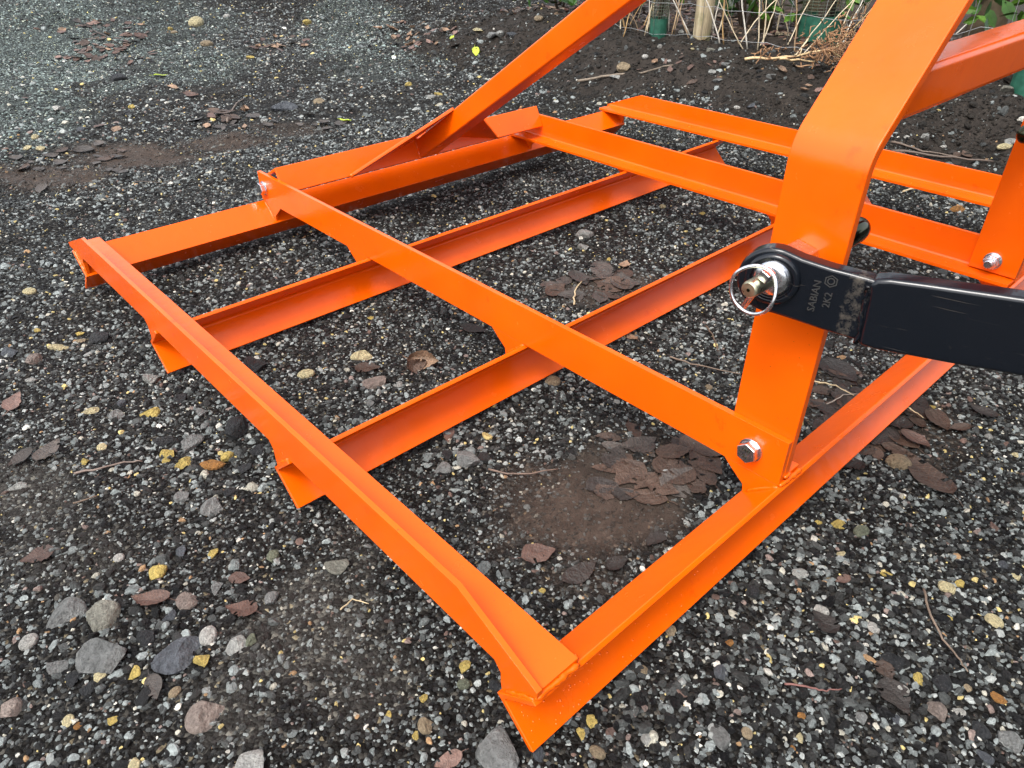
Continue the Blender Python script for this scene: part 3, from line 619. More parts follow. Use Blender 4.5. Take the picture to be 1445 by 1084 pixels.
# photo position, size in photo pixels (across, down), colour letter, turn in degrees, label when it can be told apart
STONES=[
(93,858,60,42,'g',25,'long grey slab leaning against a speckled stone at the edge of the gravel'),(144,860,54,40,'l',30,'buff and grey speckled stone touching a long grey slab'),
(149,913,78,52,'g',20,'largest flat grey slab among the loose stones outside the side rail'),(249,910,62,52,'b',-10,'rounded dark blue-grey cobble beside a flat grey slab'),
(266,839,34,30,'k',0,'round pinkish tan pebble with a rough face near a blue-grey cobble'),(225,804,29,20,'y',10),(299,778,21,15,'y',10),(477,790,33,34,'l',60,'speckled pale grey stone lying alone outside the side rail'),
(291,1001,64,36,'k',38,'long brownish pink stone lying at an angle on the gravel'),(360,1071,60,44,'p',5,'light grey rough stone cut by the bottom edge of the picture'),(15,998,40,22,'k',20,'smooth pale pink oval pebble'),
(287,929,27,20,'y',30),(189,946,21,20,'y',20),(142,949,19,17,'c',0),(247,970,16,27,'t',-20),(332,908,38,24,'p',25,'flat pale grey wedge of stone beside yellow pebbles'),(294,892,27,24,'w',10),(384,840,22,22,'g',0),(41,901,27,21,'w',0),
(159,1012,17,15,'y',0),(97,1014,18,15,'c',20),(190,1076,19,17,'c',0),(384,783,22,16,'v',0),(306,827,19,18,'g',0),(239,866,21,18,'b',0),(207,892,32,27,'d',0),(104,951,27,23,'d',0),(126,967,23,18,'d',0),(111,1020,13,13,'o',0),(168,785,17,12,'w',0),(254,775,21,20,'b',30),(81,934,36,26,'g',0),(356,898,18,26,'v',0),
(83,488,31,13,'c',5,'long cream coloured stone lying flat beyond the side rail'),(47,506,25,17,'k',0),(215,533,29,20,'p',15,'pale pinkish white stone beside the end of a blade'),(212,578,29,22,'y',-10,'knobbly yellow stone on its own by a heap of grey stones'),
(237,637,24,18,'y',0),(236,648,16,10,'y',0),(258,649,26,20,'y',15),(301,649,38,22,'o',0,'crumbling orange-brown lump of sandstone among yellow stones'),(322,643,21,15,'y',0),(268,616,40,36,'g',0,'blocky mid grey stone behind the yellow stones'),(230,618,34,20,'d',10),(166,582,25,18,'g',20),(258,558,27,20,'d',0),
(332,601,38,30,'d',0),(360,513,38,30,'d',0,'dark rough stone inside the frame next to the side rail'),(432,525,27,15,'c',0),(144,629,15,11,'c',0),(121,649,14,11,'y',0),(128,577,26,12,'c',10),(54,464,12,8,'y',0),(42,410,21,10,'c',5),(111,469,18,9,'y',0),(114,479,16,10,'t',0),
(301,710,36,28,'g',0),(260,696,29,20,'g',0),(171,569,16,12,'b',0),(284,580,20,16,'g',0),(24,684,29,14,'p',15),(142,471,31,25,'d',0),(16,494,29,17,'b',0),(365,630,25,19,'d',0),(45,533,18,12,'p',0),(290,600,14,10,'g',0),(322,690,22,18,'d',0),(345,655,24,20,'d',0),
(512,500,39,15,'c',0,'flat yellow-cream stone between two blades'),(533,533,54,24,'k',8,'flat pinkish tan stone beside a curled brown leaf'),(658,644,32,34,'g',60,'upright grey stone just behind a blade edge'),(632,639,20,20,'d',0),(623,658,30,21,'g',0),(780,535,24,17,'t',0),(524,565,14,16,'g',0),(562,540,15,11,'p',0),
(1267,648,38,24,'t',-15,'ochre brown wedge shaped stone beside the large dark leaf'),(706,1048,66,62,'g',35,'big grey stone under the corner of the front blade'),(654,936,22,18,'y',-15),(597,981,15,14,'y',0),(602,1019,27,20,'t',30),(837,1013,22,17,'y',0),(843,1055,20,27,'t',60),(820,1033,15,15,'y',0),(547,1007,12,11,'y',0),(654,963,21,13,'v',0),(699,962,21,17,'d',0),(587,1034,12,13,'y',0),(765,830,11,10,'y',0),(908,943,14,12,'t',0),(910,1038,20,19,'p',0),(945,885,20,20,'t',0),(762,1059,22,20,'b',0),
(1336,825,26,18,'c',0,'cream block of stone beside a small bright yellow chip'),(1353,823,17,10,'y',0),(1402,872,21,20,'c',30),(1232,882,18,16,'w',0),(1158,858,23,15,'w',-20),(1215,744,20,24,'v',-60),(1184,737,25,14,'y',-20),(1250,807,18,10,'y',-15),(1272,967,18,28,'w',70,'white wedge shaped chip touching a dark leaf'),(1320,994,32,30,'k',0,'pinkish grey shield shaped stone near a white pebble'),(1352,1000,21,16,'w',-30),(1298,955,20,16,'y',0),
(1019,1029,36,38,'g',0),(1128,1038,12,17,'c',0),(1054,1031,17,15,'t',0),(1381,1027,31,28,'d',0),(1422,1036,32,30,'g',0),(1258,927,36,26,'d',0),(1218,913,16,28,'g',-60),(1409,981,23,14,'o',-30),(1365,965,13,19,'t',0),(1185,780,17,10,'c',0),(1028,904,15,12,'o',0),(1019,946,26,19,'b',0),(1132,806,31,15,'p',0),(1061,834,24,17,'d',0),(1341,870,8,10,'y',0),(1118,1055,10,8,'o',0),(1130,1007,13,10,'o',0),(1155,735,11,8,'y',0),(1195,792,15,7,'w',0),(1390,1062,22,20,'b',0),(1330,960,30,24,'d',0),(1213,1008,22,18,'g',0),(1262,1010,20,18,'b',0),(1417,795,18,12,'b',0),(1435,810,14,12,'c',0),
(277,28,22,20,'c',0,'large cream stone on the gravel heap'),(83,152,20,15,'w',0,'bright white stone on the far gravel'),(401,147,44,24,'b',10,'dark blue-grey boulder half sunk in the far gravel'),(450,142,18,13,'t',0),(41,207,19,11,'c',0),(58,208,14,9,'c',0),(292,60,20,12,'t',0),(434,31,15,11,'y',0),(166,107,28,22,'d',0,'dark lump of tarmac near the fallen leaves'),(353,80,14,8,'y',0),(187,150,12,7,'y',0),(375,168,15,11,'p',0),(240,40,9,8,'y',0),(320,22,10,7,'w',0),(246,44,10,9,'t',0),(115,180,14,14,'b',0),(50,192,11,9,'c',0),
(675,38,15,20,'c',60),(722,40,17,15,'b',0),(706,47,14,14,'p',0),(693,46,20,18,'g',0),(618,131,14,12,'y',0),(578,119,14,9,'y',0),(610,134,16,12,'p',0),(824,330,33,14,'p',5,'long pale grey stone between the far rails'),(824,348,20,12,'p',0),(760,28,14,12,'t',0),(585,18,20,20,'t',0),(880,95,22,16,'t',0),(870,106,24,12,'p',0),
(1002,69,19,13,'l',0,'lichen spotted white stone on the soil bank by the post'),(977,68,6,6,'c',0),(1421,123,22,18,'l',0,'lichen spotted stone on the soil bank under the cross strut'),(1417,207,24,11,'c',0),(1353,294,28,11,'o',0,'ochre flat stone between the fence-side rails'),(1305,275,15,11,'g',0),(1305,192,14,10,'p',0),(1089,106,16,12,'g',0),(1061,147,18,11,'b',0),(1433,175,17,13,'p',0),(1005,100,12,10,'p',0),(1040,150,10,9,'w',0),(1330,205,12,7,'w',0),(1175,110,9,8,'w',0),(1278,192,12,8,'w',0),(1012,112,16,9,'g',0),(962,44,10,9,'p',0),(1025,88,16,11,'g',0),(930,72,9,6,'w',0),(910,80,10,7,'w',0),(945,85,8,6,'w',0),(1340,230,16,10,'g',0),(1300,240,14,9,'g',0),
(524,447,12,8,'y',0),(430,525,10,8,'p',0),(935,290,10,9,'c',0),(990,300,11,8,'y',0),(985,322,10,8,'c',0),(860,365,8,7,'y',0),(720,300,14,9,'c',0),(790,305,10,8,'p',0),(1060,560,9,8,'p',0),(1000,545,12,9,'t',0),(870,565,10,8,'p',0),(730,640,9,8,'y',0),(735,633,10,7,'p',0),(1315,572,10,8,'y',0),(1395,615,12,10,'p',0),(1432,640,12,9,'c',0),(1410,660,10,8,'y',0)]
ns=0
for i,t in enumerate(STONES):
    su,sv,pw,ph,h,tn=t[:6]; p=G(su,sv+ph*.28); m=mpp(p); rg=random.Random(i*7+1)
    if abs(p.x)<3.3 and p.y<8.5:
        me_=(SML[i%4] if h=='l' else SMR[i%6] if h in 'tvcw' and rg.random()<.55 else SM[i%12])
        o=bpy.data.objects.new('stone',me_); link(o)
        a=pw*m*.47; b=max(ph*m*.66,a*.55); b=min(b,a*1.35)
        o.scale=(a,b,min(a,b)*rg.uniform(.85,1.15))
        o.location=(p.x,p.y,p.z+min(a,b)*.12)
        # turn: photo-right direction on the ground
        rt=math.atan2(ROT[1,0],ROT[0,0]); o.rotation_euler=(rg.uniform(-.2,.2),rg.uniform(-.2,.2),rt+R(tn))
        c=HUE[h]; k=rg.uniform(.85,1.2); o.color=(c[0]*k,c[1]*k,c[2]*k,1)
        if len(t)>6: tag(o,t[6],'stone')
        else:
            nm=GRP[h][0].split(' loose ')[0].split(' lying ')[0].split(' on the ')[0]; sz='small ' if a<.008 and 'small' not in nm else 'big ' if a>.017 else ''
            tag(o,sz+nm+' '+where(p),'stone',GRP[h][1]+' '+where(p))

# ================================================================== fallen leaves
def leaf_mesh(seed,wd,serr,curl):
    rg=random.Random(seed); bm=bmesh.new(); nl=14; rows=[]
    for i in range(nl+1):
        t=i/nl; hw=wd*math.sin(math.pi*min(1,t**.8))**.8*(1-.25*t)
        hw*=1+(serr*(rg.random()-.5)*2 if 0<i<nl else 0)
        row=[]
        for j in (-1,-.5,0,.5,1):
            x=t-.5; y=j*hw
            z=curl*(abs(j)**1.5*.22+((t-.5)**2)*.5)+.05*math.sin(7*t+seed)*abs(j)+rg.uniform(-.012,.012)+(.012 if j==0 else 0)
            row.append(bm.verts.new((x+rg.uniform(-.012,.012)*(abs(j)==1),y+.06*math.sin(3*t+seed),z)))
        rows.append(row)
    for i in range(nl):
        for j in range(4):
            if rg.random()<.03 and j in (0,3): continue
            bm.faces.new((rows[i][j],rows[i+1][j],rows[i+1][j+1],rows[i][j+1]))
    # stalk
    p0=rows[0][2].co.copy(); tube(bm,[p0+Vector((.02,0,.01)),p0+Vector((-.12,.02,.02)),p0+Vector((-.24,.06,.0))],[.012,.011,.009],5)
    me=bpy.data.meshes.new('fallen_leaf'); bm.to_mesh(me); bm.free(); me.materials.append(LEAF)
    for q in me.polygons: q.use_smooth=True
    return me
LM=[leaf_mesh(1,.30,.07,.5),leaf_mesh(2,.36,.14,.9),leaf_mesh(3,.26,.06,.3),leaf_mesh(4,.40,.16,.6),leaf_mesh(5,.33,.12,1.3),leaf_mesh(6,.24,.10,.2),leaf_mesh(7,.38,.10,.15)]
LC={'b':(.060,.037,.026),'r':(.082,.047,.036),'d':(.022,.017,.014),'t':(.24,.155,.10),'g':(.055,.046,.040),'p':(.15,.092,.074),'v':(.33,.42,.03)}
LG={'b':('brown wet dead leaf flat on the ground','brown leaves'),'r':('reddish brown dead leaf flat on the gravel','reddish leaves'),'d':('blackish rotting leaf stuck to the ground','dark leaves'),'t':('tan dry leaf lying on the ground','tan leaves'),'g':('grey-brown mud coated leaf on the ground','muddy leaves'),'p':('faded pinkish brown leaf on the ground','faded leaves'),'v':('fresh yellow-green leaf on the far gravel','green leaves')}
LN={'b':'brown wet dead leaf','r':'reddish brown dead leaf','d':'blackish rotting leaf','t':'tan dry leaf','g':'grey-brown mud-coated leaf','p':'faded pinkish leaf','v':'fresh yellow-green leaf'}
def leaf(u,v,px,h,turn,label=None,tilt=0,mi=None,drift=None,lift=.006):
    p=G(u,v); rg=random.Random(int(u*13+v*7)); o=bpy.data.objects.new('fallen_leaf',LM[rg.randrange(7) if mi is None else mi]); link(o)
    s=px*mpp(p); o.scale=(s,s,s*((.14 if drift and v>350 else .28) if h in 'dgbrp' and not tilt>30 else .8)); o.location=(p.x,p.y,p.z+lift)
    # follow the slope of the ground
    e=.03; nx_=-(float(height(p.x+e,p.y))-float(height(p.x-e,p.y)))/(2*e); ny_=-(float(height(p.x,p.y+e))-float(height(p.x,p.y-e)))/(2*e)
    q=Vector((nx_,ny_,1)).normalized().to_track_quat('Z','Y'); rt=math.atan2(ROT[1,0],ROT[0,0])
    o.rotation_euler=(q.to_matrix()@Matrix.Rotation(rt+R(turn),3,'Z')@Matrix.Rotation(R(tilt)+rg.uniform(-.15,.15),3,'X')).to_euler()
    c=LC[h]; k=rg.uniform(.6,1.15); o.color=(c[0]*k,c[1]*k,c[2]*k,1)
    if label: tag(o,label,'leaf')
    else:
        sz='small ' if s<.035 else 'large ' if s>.075 else ''
        tag(o,sz+LN[h]+' '+(drift or where(p)),'leaf',LG[h][1]+' '+(drift or where(p)))
for a in [(71,639,52,'g',20,'grey-brown leaf pressed flat beside a thin twig outside the side rail',0,0),(22,570,50,'p',15),(31,651,40,'g',0),(55,789,44,'r',15),(215,850,54,'r',40),(341,864,46,'r',50,'ragged red-brown leaf near speckled stones outside the side rail',10,3),(339,820,32,'r',60),(218,975,46,'g',-60),
 (602,512,46,'t',35,'curled tan-brown leaf standing up between two blades',55,4),(585,520,34,'b',100,None,40,1),(519,522,36,'b',10),(670,466,42,'d',10),(891,478,22,'t',60),(882,376,24,'t',10),(635,618,32,'r',0),
 (848,689,46,'d',10),(934,692,50,'b',30),(760,785,52,'r',-40,'reddish leaf with a long stalk on the mud patch',0,6),(817,809,66,'d',0,'long blackish leaf below the mud patch',0,2),(924,766,38,'d',15),(632,1076,44,'p',0),(870,800,40,'d',-60),
 (1308,673,98,'b',-8,'large dark veined oval leaf outside the front blade',0,0),(1322,599,50,'b',20),(1242,620,54,'d',-20),(1265,640,44,'b',70),(1200,660,40,'d',10),(1290,625,46,'r',40),(1161,882,44,'d',-70),(1249,951,34,'b',-10,'grey-purple leaf overlapping a white chip of stone',0,3),(1263,986,56,'d',-25),(1187,821,26,'r',10),(1352,608,34,'b',-30),(1385,585,40,'d',10),
 (488,172,19,'v',5,'single bright yellow-green leaf on the far gravel',0,2),(671,75,22,'v',-10,'pale green leaf at the foot of the leaf drift',0,5),(637,55,14,'v',0),(227,108,20,'v',0,'lime green leaf on the green-grey gravel heap',0,5),
 (60,270,30,'g',0),(85,232,28,'g',20),(120,215,34,'g',10),(150,225,30,'b',-10),(140,205,26,'g',50),(270,135,22,'r',10),(245,125,20,'t',0),(320,160,30,'b',20),(300,165,24,'r',0),(140,180,20,'r',0),(35,140,16,'r',30),(590,245,14,'t',0),(165,185,20,'t',0)]:
    leaf(*a)
rg=random.Random(11)
for (cu,cv,ru,rv,n,keys,dr) in [(150,50,65,26,52,'rrbbpgt','in the leaf drift on the gravel heap'),(115,85,40,14,16,'rbrp','at the foot of the leaf drift'),(170,75,55,18,22,'rrbp','along the front edge of the leaf drift'),(395,62,50,10,18,'rbtp','in the thin row of leaves behind the boulder'),(600,55,55,20,30,'rbttp','in the leaf scatter beyond the stay'),(320,170,45,16,14,'bgt','around the far mud strip'),(560,45,30,20,8,'tr','on the gravel beyond the stay'),
  (905,655,100,48,26,'gbdb','matted beside the mud patch under the near inner rail'),(1235,600,75,45,26,'ddbb','in the litter outside the front blade under the lift arm'),(1180,560,40,40,10,'dbd','in the litter behind the front blade by the upright'),(850,405,70,22,16,'bgg','in the small mud patch behind the second blade'),(120,230,110,18,18,'gbg','trodden into the far mud strip'),(430,175,60,10,8,'g','at the end of the far mud strip'),(1150,110,60,30,12,'tbp','on the soil bank below the stalks'),(960,100,70,18,12,'tbrp','at the foot of the soil bank below the post'),(1330,225,70,12,8,'bd','along the dark stick by the fence-side rail')]:
    for k in range(n):
        a=rg.uniform(0,6.283); q=math.sqrt(rg.random()); uu=cu+ru*q*math.cos(a); vv=cv+rv*q*math.sin(a)
        if vv<1: continue
        big=46 if vv>350 else 17 if vv>130 else 12
        leaf(uu,vv,big*rg.uniform(.7,1.5),rg.choice(keys),rg.uniform(0,360),None,rg.uniform(-18,18) if vv<350 else rg.uniform(-3,3),None,dr,.006 if vv<350 else .0035)
# ================================================================== twigs
def twig(pts,rad,colr,label,group=None,lift=.008,name='twig'):
    P=[G(a,b,lift) for a,b in pts]; Q=[]
    n=len(P)
    for i in range(n-1):
        for k in range(4): Q.append(P[i].lerp(P[i+1],k/4)+Vector((random.uniform(-1,1),random.uniform(-1,1),random.uniform(-.3,1)))*rad*.9)
    Q.append(P[-1]); o0=Q[0].copy(); bm=bmesh.new(); tube(bm,[q-o0 for q in Q],[rad*(1-.5*i/len(Q)) for i in range(len(Q))],7)
    o=mesh_obj(name,bm,TWIG,smooth=True); o.location=o0; o.color=(*colr,1); tag(o,label,'twig',group)
BRN=(.10,.07,.05); STR=(.42,.33,.20); GRY=(.22,.19,.16)
twig([(1303,832),(1312,868),(1330,902),(1352,928),(1366,948)],.0019,(.16,.12,.09),'curved brown twig on the gravel in front of the front blade')
twig([(1108,965),(1145,971),(1166,975),(1188,972)],.0016,(.15,.07,.06),'short reddish twig lying on the dark gravel')
twig([(689,663),(715,669),(750,668),(787,662)],.002,(.13,.09,.07),'thin bent twig at the edge of the mud patch')
twig([(810,430),(812,412),(821,397)],.0026,STR,'pale hooked stem between the near inner rail and the stay')
twig([(104,669),(140,661),(175,653),(201,651)],.0022,(.16,.12,.10),'brown twig beside a flat grey-brown leaf')
twig([(104,711),(125,704),(138,699)],.0018,BRN,'small dark twig outside the side rail')
twig([(997,461),(1006,475),(1013,495)],.0022,BRN,'small curved twig behind the upright')
twig([(945,504),(985,516),(1045,528)],.002,(.15,.11,.08),'long thin twig passing behind the upright')
twig([(1149,538),(1180,545),(1205,558)],.0018,STR,'pale straw stem just behind the front blade'); twig([(1168,570),(1190,558),(1212,556)],.0016,GRY,'grey stem crossing a straw stem behind the front blade')
twig([(1282,575),(1292,582),(1303,590)],.0016,STR,'short straw stem outside the front blade')
twig([(1256,216),(1330,222),(1402,228)],.005,(.10,.075,.06),'dark straight stick beside the fence-side rail'); twig([(1255,212),(1300,214),(1350,221)],.004,(.12,.09,.07),'thinner stick lying along a dark straight stick')
twig([(816,116),(860,107),(905,103),(950,92)],.007,(.15,.12,.09),'knotted grey-brown stick at the foot of the soil bank')
twig([(130,42),(165,60)],.006,(.05,.04,.035),'dark stick poking out of the leaf drift'); twig([(190,256),(230,258),(262,250)],.0016,(.07,.055,.045),'thin dark stem on the far gravel')
twig([(1273,270),(1320,262),(1290,255)],.003,STR,'bent straw between the fence-side rails')
twig([(480,860),(497,846),(520,852)],.0012,STR,'fine pale root hair outside the side rail')
twig([(320,172),(330,150),(345,138)],.005,(.13,.1,.08),'thin stem sticking out of the leaves on the far gravel')

# ================================================================== fence, stakes, tree guards and dead growth along the bank
def gz(x,y): return float(height(x,y))
def curve_pts(a,b,sag,n=10):
    a,b=Vector(a),Vector(b); return [a.lerp(b,k/n)+Vector((0,0,-sag*math.sin(math.pi*k/n))) for k in range(n+1)]
def wood_mat():
    m,t,b=mat('weathered_wood'); tc=N(t,'ShaderNodeTexCoord').outputs['Object']; mp=N(t,'ShaderNodeMapping'); mp.inputs['Scale'].default_value=(60,60,5); t.links.new(tc,mp.inputs[0])
    n=noise(t,1,6,.7,mp.outputs[0]); c=ramp(t,n.outputs[0],[(.3,(.13,.10,.06)),(.5,(.32,.26,.16)),(.72,(.50,.43,.29))])
    n2=noise(t,9,4,.6,tc); k=ramp(t,n2.outputs[0],[(.48,(0,0,0)),(.62,(.6,)*3)]); cc=mix(t,k.outputs[0],c.outputs[0],(.12,.13,.04)); t.links.new(cc,b.inputs['Base Color'])
    b.inputs['Roughness'].default_value=.75; bump(t,n.outputs[0],b,.5,.006); return m
WOOD=wood_mat()
def post(u,v,rad,label):
    p=G(u,v); bm=bmesh.new(); P=[]; rg=random.Random(int(u)); n=14
    for k in range(9): P.append((rg.uniform(-.003,.003)+.012*k/8,.01*k/8,-.15+1.35*k/8))
    tube(bm,P,[rad*rg.uniform(.95,1.05) for _ in P],n); o=mesh_obj('fence_post',bm,WOOD,None,.004); o.location=p; tag(o,label,'post'); return p
pp=post(990,53,.046,'round weathered wooden fence post standing in the soil bank')
post(838,36,.045,'round wooden end post of the wire fence behind the stay')
FXx=pp.x-.06
fence=tag(empty('wire_fence',(FXx,2.0,gz(FXx,2.0))),'galvanised square mesh stock fence strung along the soil bank','fence')
def wire(name,pts,rad):
    bm=bmesh.new(); o0=fence.location; tube(bm,[Vector(p)-o0 for p in pts],rad,5); mesh_obj(name,bm,WIRE,fence,smooth=True)
YE=G(838,36).y-.03
ys=np.arange(YE,-1.6,-.15)
def fx(y): return FXx+.04*math.sin(y*2.1)
zb0=lambda y: gz(FXx,y)
for k in range(7):
    zz_=.035+.14*k
    wire('line_wire',[(fx(y)+.006*math.sin(y*9+k),y,min(zb0(y),.32)+zz_+.012*math.sin(y*5+k)) for y in np.linspace(-1.6,YE,60)],.0012)
for i,y in enumerate(ys):
    b=min(zb0(y),.32); j=random.uniform(-.02,.02)
    wire('stay_wire',[(fx(y)+random.uniform(-.006,.006),y+j*k/4+random.uniform(-.006,.006),b-.03+.23*k) for k in range(5)],.0011)
# tree guards
def green_mat():
    m,t,b=mat('green_plastic'); tc=N(t,'ShaderNodeTexCoord').outputs['Object']; n=noise(t,30,4,.6,tc); c=ramp(t,n.outputs[0],[(.3,(.008,.055,.035)),(.75,(.03,.13,.085))]); t.links.new(c.outputs[0],b.inputs['Base Color']); b.inputs['Roughness'].default_value=.38; return m
GREEN=green_mat()
NETM,_t,_b=mat('guard_net'); _b.inputs['Base Color'].default_value=(.07,.085,.055,1); _b.inputs['Roughness'].default_value=.5
BARK=objcol('bark',.8,14,.5,.7,.01,.25)
def guard(u,v,rad,hc,label,lean=0):
    p=G(u,v); root=tag(empty('tree_guard',p),label,'tree guard'); root.rotation_euler=(0,R(lean),random.uniform(0,6))
    bm=bmesh.new(); n=22; H=.75
    def cyl(z0,z1,r_,rows,tk):
        for s,rr in ((1,r_),(-1,r_-tk)):
            V=[[bm.verts.new((rr*math.cos(2*math.pi*k/n)*(1+.05*math.sin(k*2.3+i)),rr*math.sin(2*math.pi*k/n),z0+(z1-z0)*i/rows)) for k in range(n)] for i in range(rows+1)]
            for i in range(rows):
                for k in range(n): bm.faces.new((V[i][k],V[i][(k+1)%n],V[i+1][(k+1)%n],V[i+1][k]))
    cyl(-.05,hc,rad*1.03,3,.003); mesh_obj('collar',bm,GREEN,root,smooth=True)
    bm=bmesh.new()
    V=[[bm.verts.new((rad*math.cos(2*math.pi*k/n),rad*math.sin(2*math.pi*k/n),hc*.6+(H-hc*.6)*i/44)) for k in range(n)] for i in range(45)]
    for i in range(44):
        for k in range(n): bm.faces.new((V[i][k],V[i][(k+1)%n],V[i+1][(k+1)%n],V[i+1][k]))
    o=mesh_obj('net',bm,NETM,root); md=o.modifiers.new('wf','WIREFRAME'); md.thickness=.0026; md.use_replace=True
    # the sapling inside is its own thing
    t_=tag(empty('sapling',p),label.replace('tree guard','sapling inside its tree guard').replace('green','bare'),'sapling')
    bm=bmesh.new(); P=[Vector((.01*math.sin(k),.012*math.cos(k*1.7),-.1+.28*k)) for k in range(9)]; tube(bm,P,[rad*.42*(1-.085*k) for k in range(9)],9)
    s=mesh_obj('trunk',bm,BARK,t_,smooth=True); s.color=(.06,.045,.032,1)
    for k in range(7):
        a=random.uniform(0,6.28); z=1.0+k*.17; q=Vector((0,0,z)); bm=bmesh.new(); L_=random.uniform(.25,.5)
        tube(bm,[q+Vector((math.cos(a)*L_*j/4,math.sin(a)*L_*j/4,L_*.9*j/4+.03*math.sin(j))) for j in range(5)],[.006*(1-.2*j) for j in range(5)],5); b_=mesh_obj('limb',bm,BARK,t_,smooth=True); b_.color=(.06,.045,.032,1)
guard(928,50,.046,.085,'narrow tree guard with a green collar beside the wooden post')
guard(1152,76,.105,.19,'wide green tree guard behind the dry stalks on the bank',3)
guard(1452,133,.07,.20,'green tree guard behind the fence under the cross strut')
# dry stalks
STRAW=objcol('straw',.6,25,.3,.2,.002,.3)
PALE=(.62,.52,.36); OCH=(.42,.27,.12); WHT=(.62,.58,.50)
def stalk(u,v,lean,h,rad,c,bend=0.0,gi=None):
    cw={PALE:'pale straw',OCH:'ochre',WHT:'whitish'}.get(c,'light brown'); lw='upright' if abs(lean)<.08 else 'slightly slanting' if abs(lean)<.2 else 'leaning' if abs(lean)<.4 else 'steeply leaning'
    bw='thick ' if rad>.0048 else 'thin ' if rad<.0032 else ''; hw='short ' if h<.2 else ''
    pw_='beside the wooden post' if 960<u<1015 else 'by the narrow tree guard' if u<960 else 'between the post and the wide tree guard' if u<1115 else 'in front of the wide tree guard' if u<1200 else 'near the ridged tree trunk' if u>1300 else 'beside the seed heads'
    gi=f'{hw}{bw}{cw} dry stalk, {lw}, {pw_}'
    p=G(u,v); bm=bmesh.new(); n=8; rt=Vector((ROT[0,0],ROT[1,0],0)).normalized(); bk=Vector((ROT[0,1],ROT[1,1],0)).normalized()
    P=[rt*(lean*h*k/n+bend*h*(k/n)**2)+bk*(.05*math.sin(u)*h*k/n)+Vector((random.uniform(-.003,.003),random.uniform(-.003,.003),h*k/n-.02)) for k in range(n+1)]
    tube(bm,P,[rad*(1-.5*k/n) for k in range(n+1)],6); o=mesh_obj('dry_stalk',bm,STRAW,None,smooth=True); o.location=p; o.color=(*c,1); tag(o,gi,'stalk','dry stalks along the fence')
for a in [(1056,66,-.28,.55,.0042,WHT),(1003,58,.06,.6,.0035,WHT),(944,47,-.10,.6,.004,WHT),(947,50,.12,.6,.0045,(.50,.36,.22)),(951,50,.13,.55,.004,(.5,.36,.22)),(1078,66,-.12,.3,.004,PALE),(1092,62,.02,.6,.0062,PALE),
 (1121,63,-.12,.5,.005,OCH),(1131,62,.06,.5,.0045,PALE),(1140,74,.22,.5,.0052,OCH),(1152,72,.25,.55,.0055,OCH),(1128,64,.45,.45,.0035,WHT),(1157,73,.16,.5,.0038,PALE),(1163,70,.32,.5,.005,OCH),(1108,68,.35,.4,.003,PALE),
 (895,40,.25,.4,.003,PALE),(905,44,.35,.4,.003,OCH),(912,48,.1,.35,.003,PALE),(876,40,-.05,.12,.005,PALE),(884,42,-.35,.14,.005,OCH),(974,53,-.5,.35,.0035,(.35,.25,.16)),(918,44,-.15,.4,.003,WHT),(976,50,-.55,.45,.004,WHT,-.2),
 (1120,78,.6,.3,.003,PALE),(1130,80,.75,.3,.003,PALE),(1200,60,-.4,.3,.003,WHT),(1215,55,-.15,.35,.003,WHT),(1345,50,.9,.3,.0035,WHT),(1380,36,.1,.3,.003,PALE),(1396,34,.15,.3,.003,WHT),(1170,76,.5,.4,.0035,PALE),(1160,80,.8,.35,.003,OCH),(1068,60,.3,.35,.0026,PALE),(1085,64,-.35,.25,.0028,OCH),(1148,66,-.3,.4,.003,PALE),(1180,64,.1,.4,.003,OCH),(1190,70,.35,.35,.003,PALE)]:
    stalk(*a)
rg=random.Random(21)
for k in range(34):
    uu=rg.choice([rg.uniform(868,935),rg.uniform(1005,1075),rg.uniform(1100,1230),rg.uniform(1110,1200)]); vv=44+(uu-880)*.10+rg.uniform(-4,8)
    stalk(uu,vv,rg.gauss(.08,.35),rg.uniform(.22,.6),rg.uniform(.0018,.0042),rg.choice([PALE,OCH,WHT,PALE,(.36,.25,.15)]),rg.gauss(0,.25))
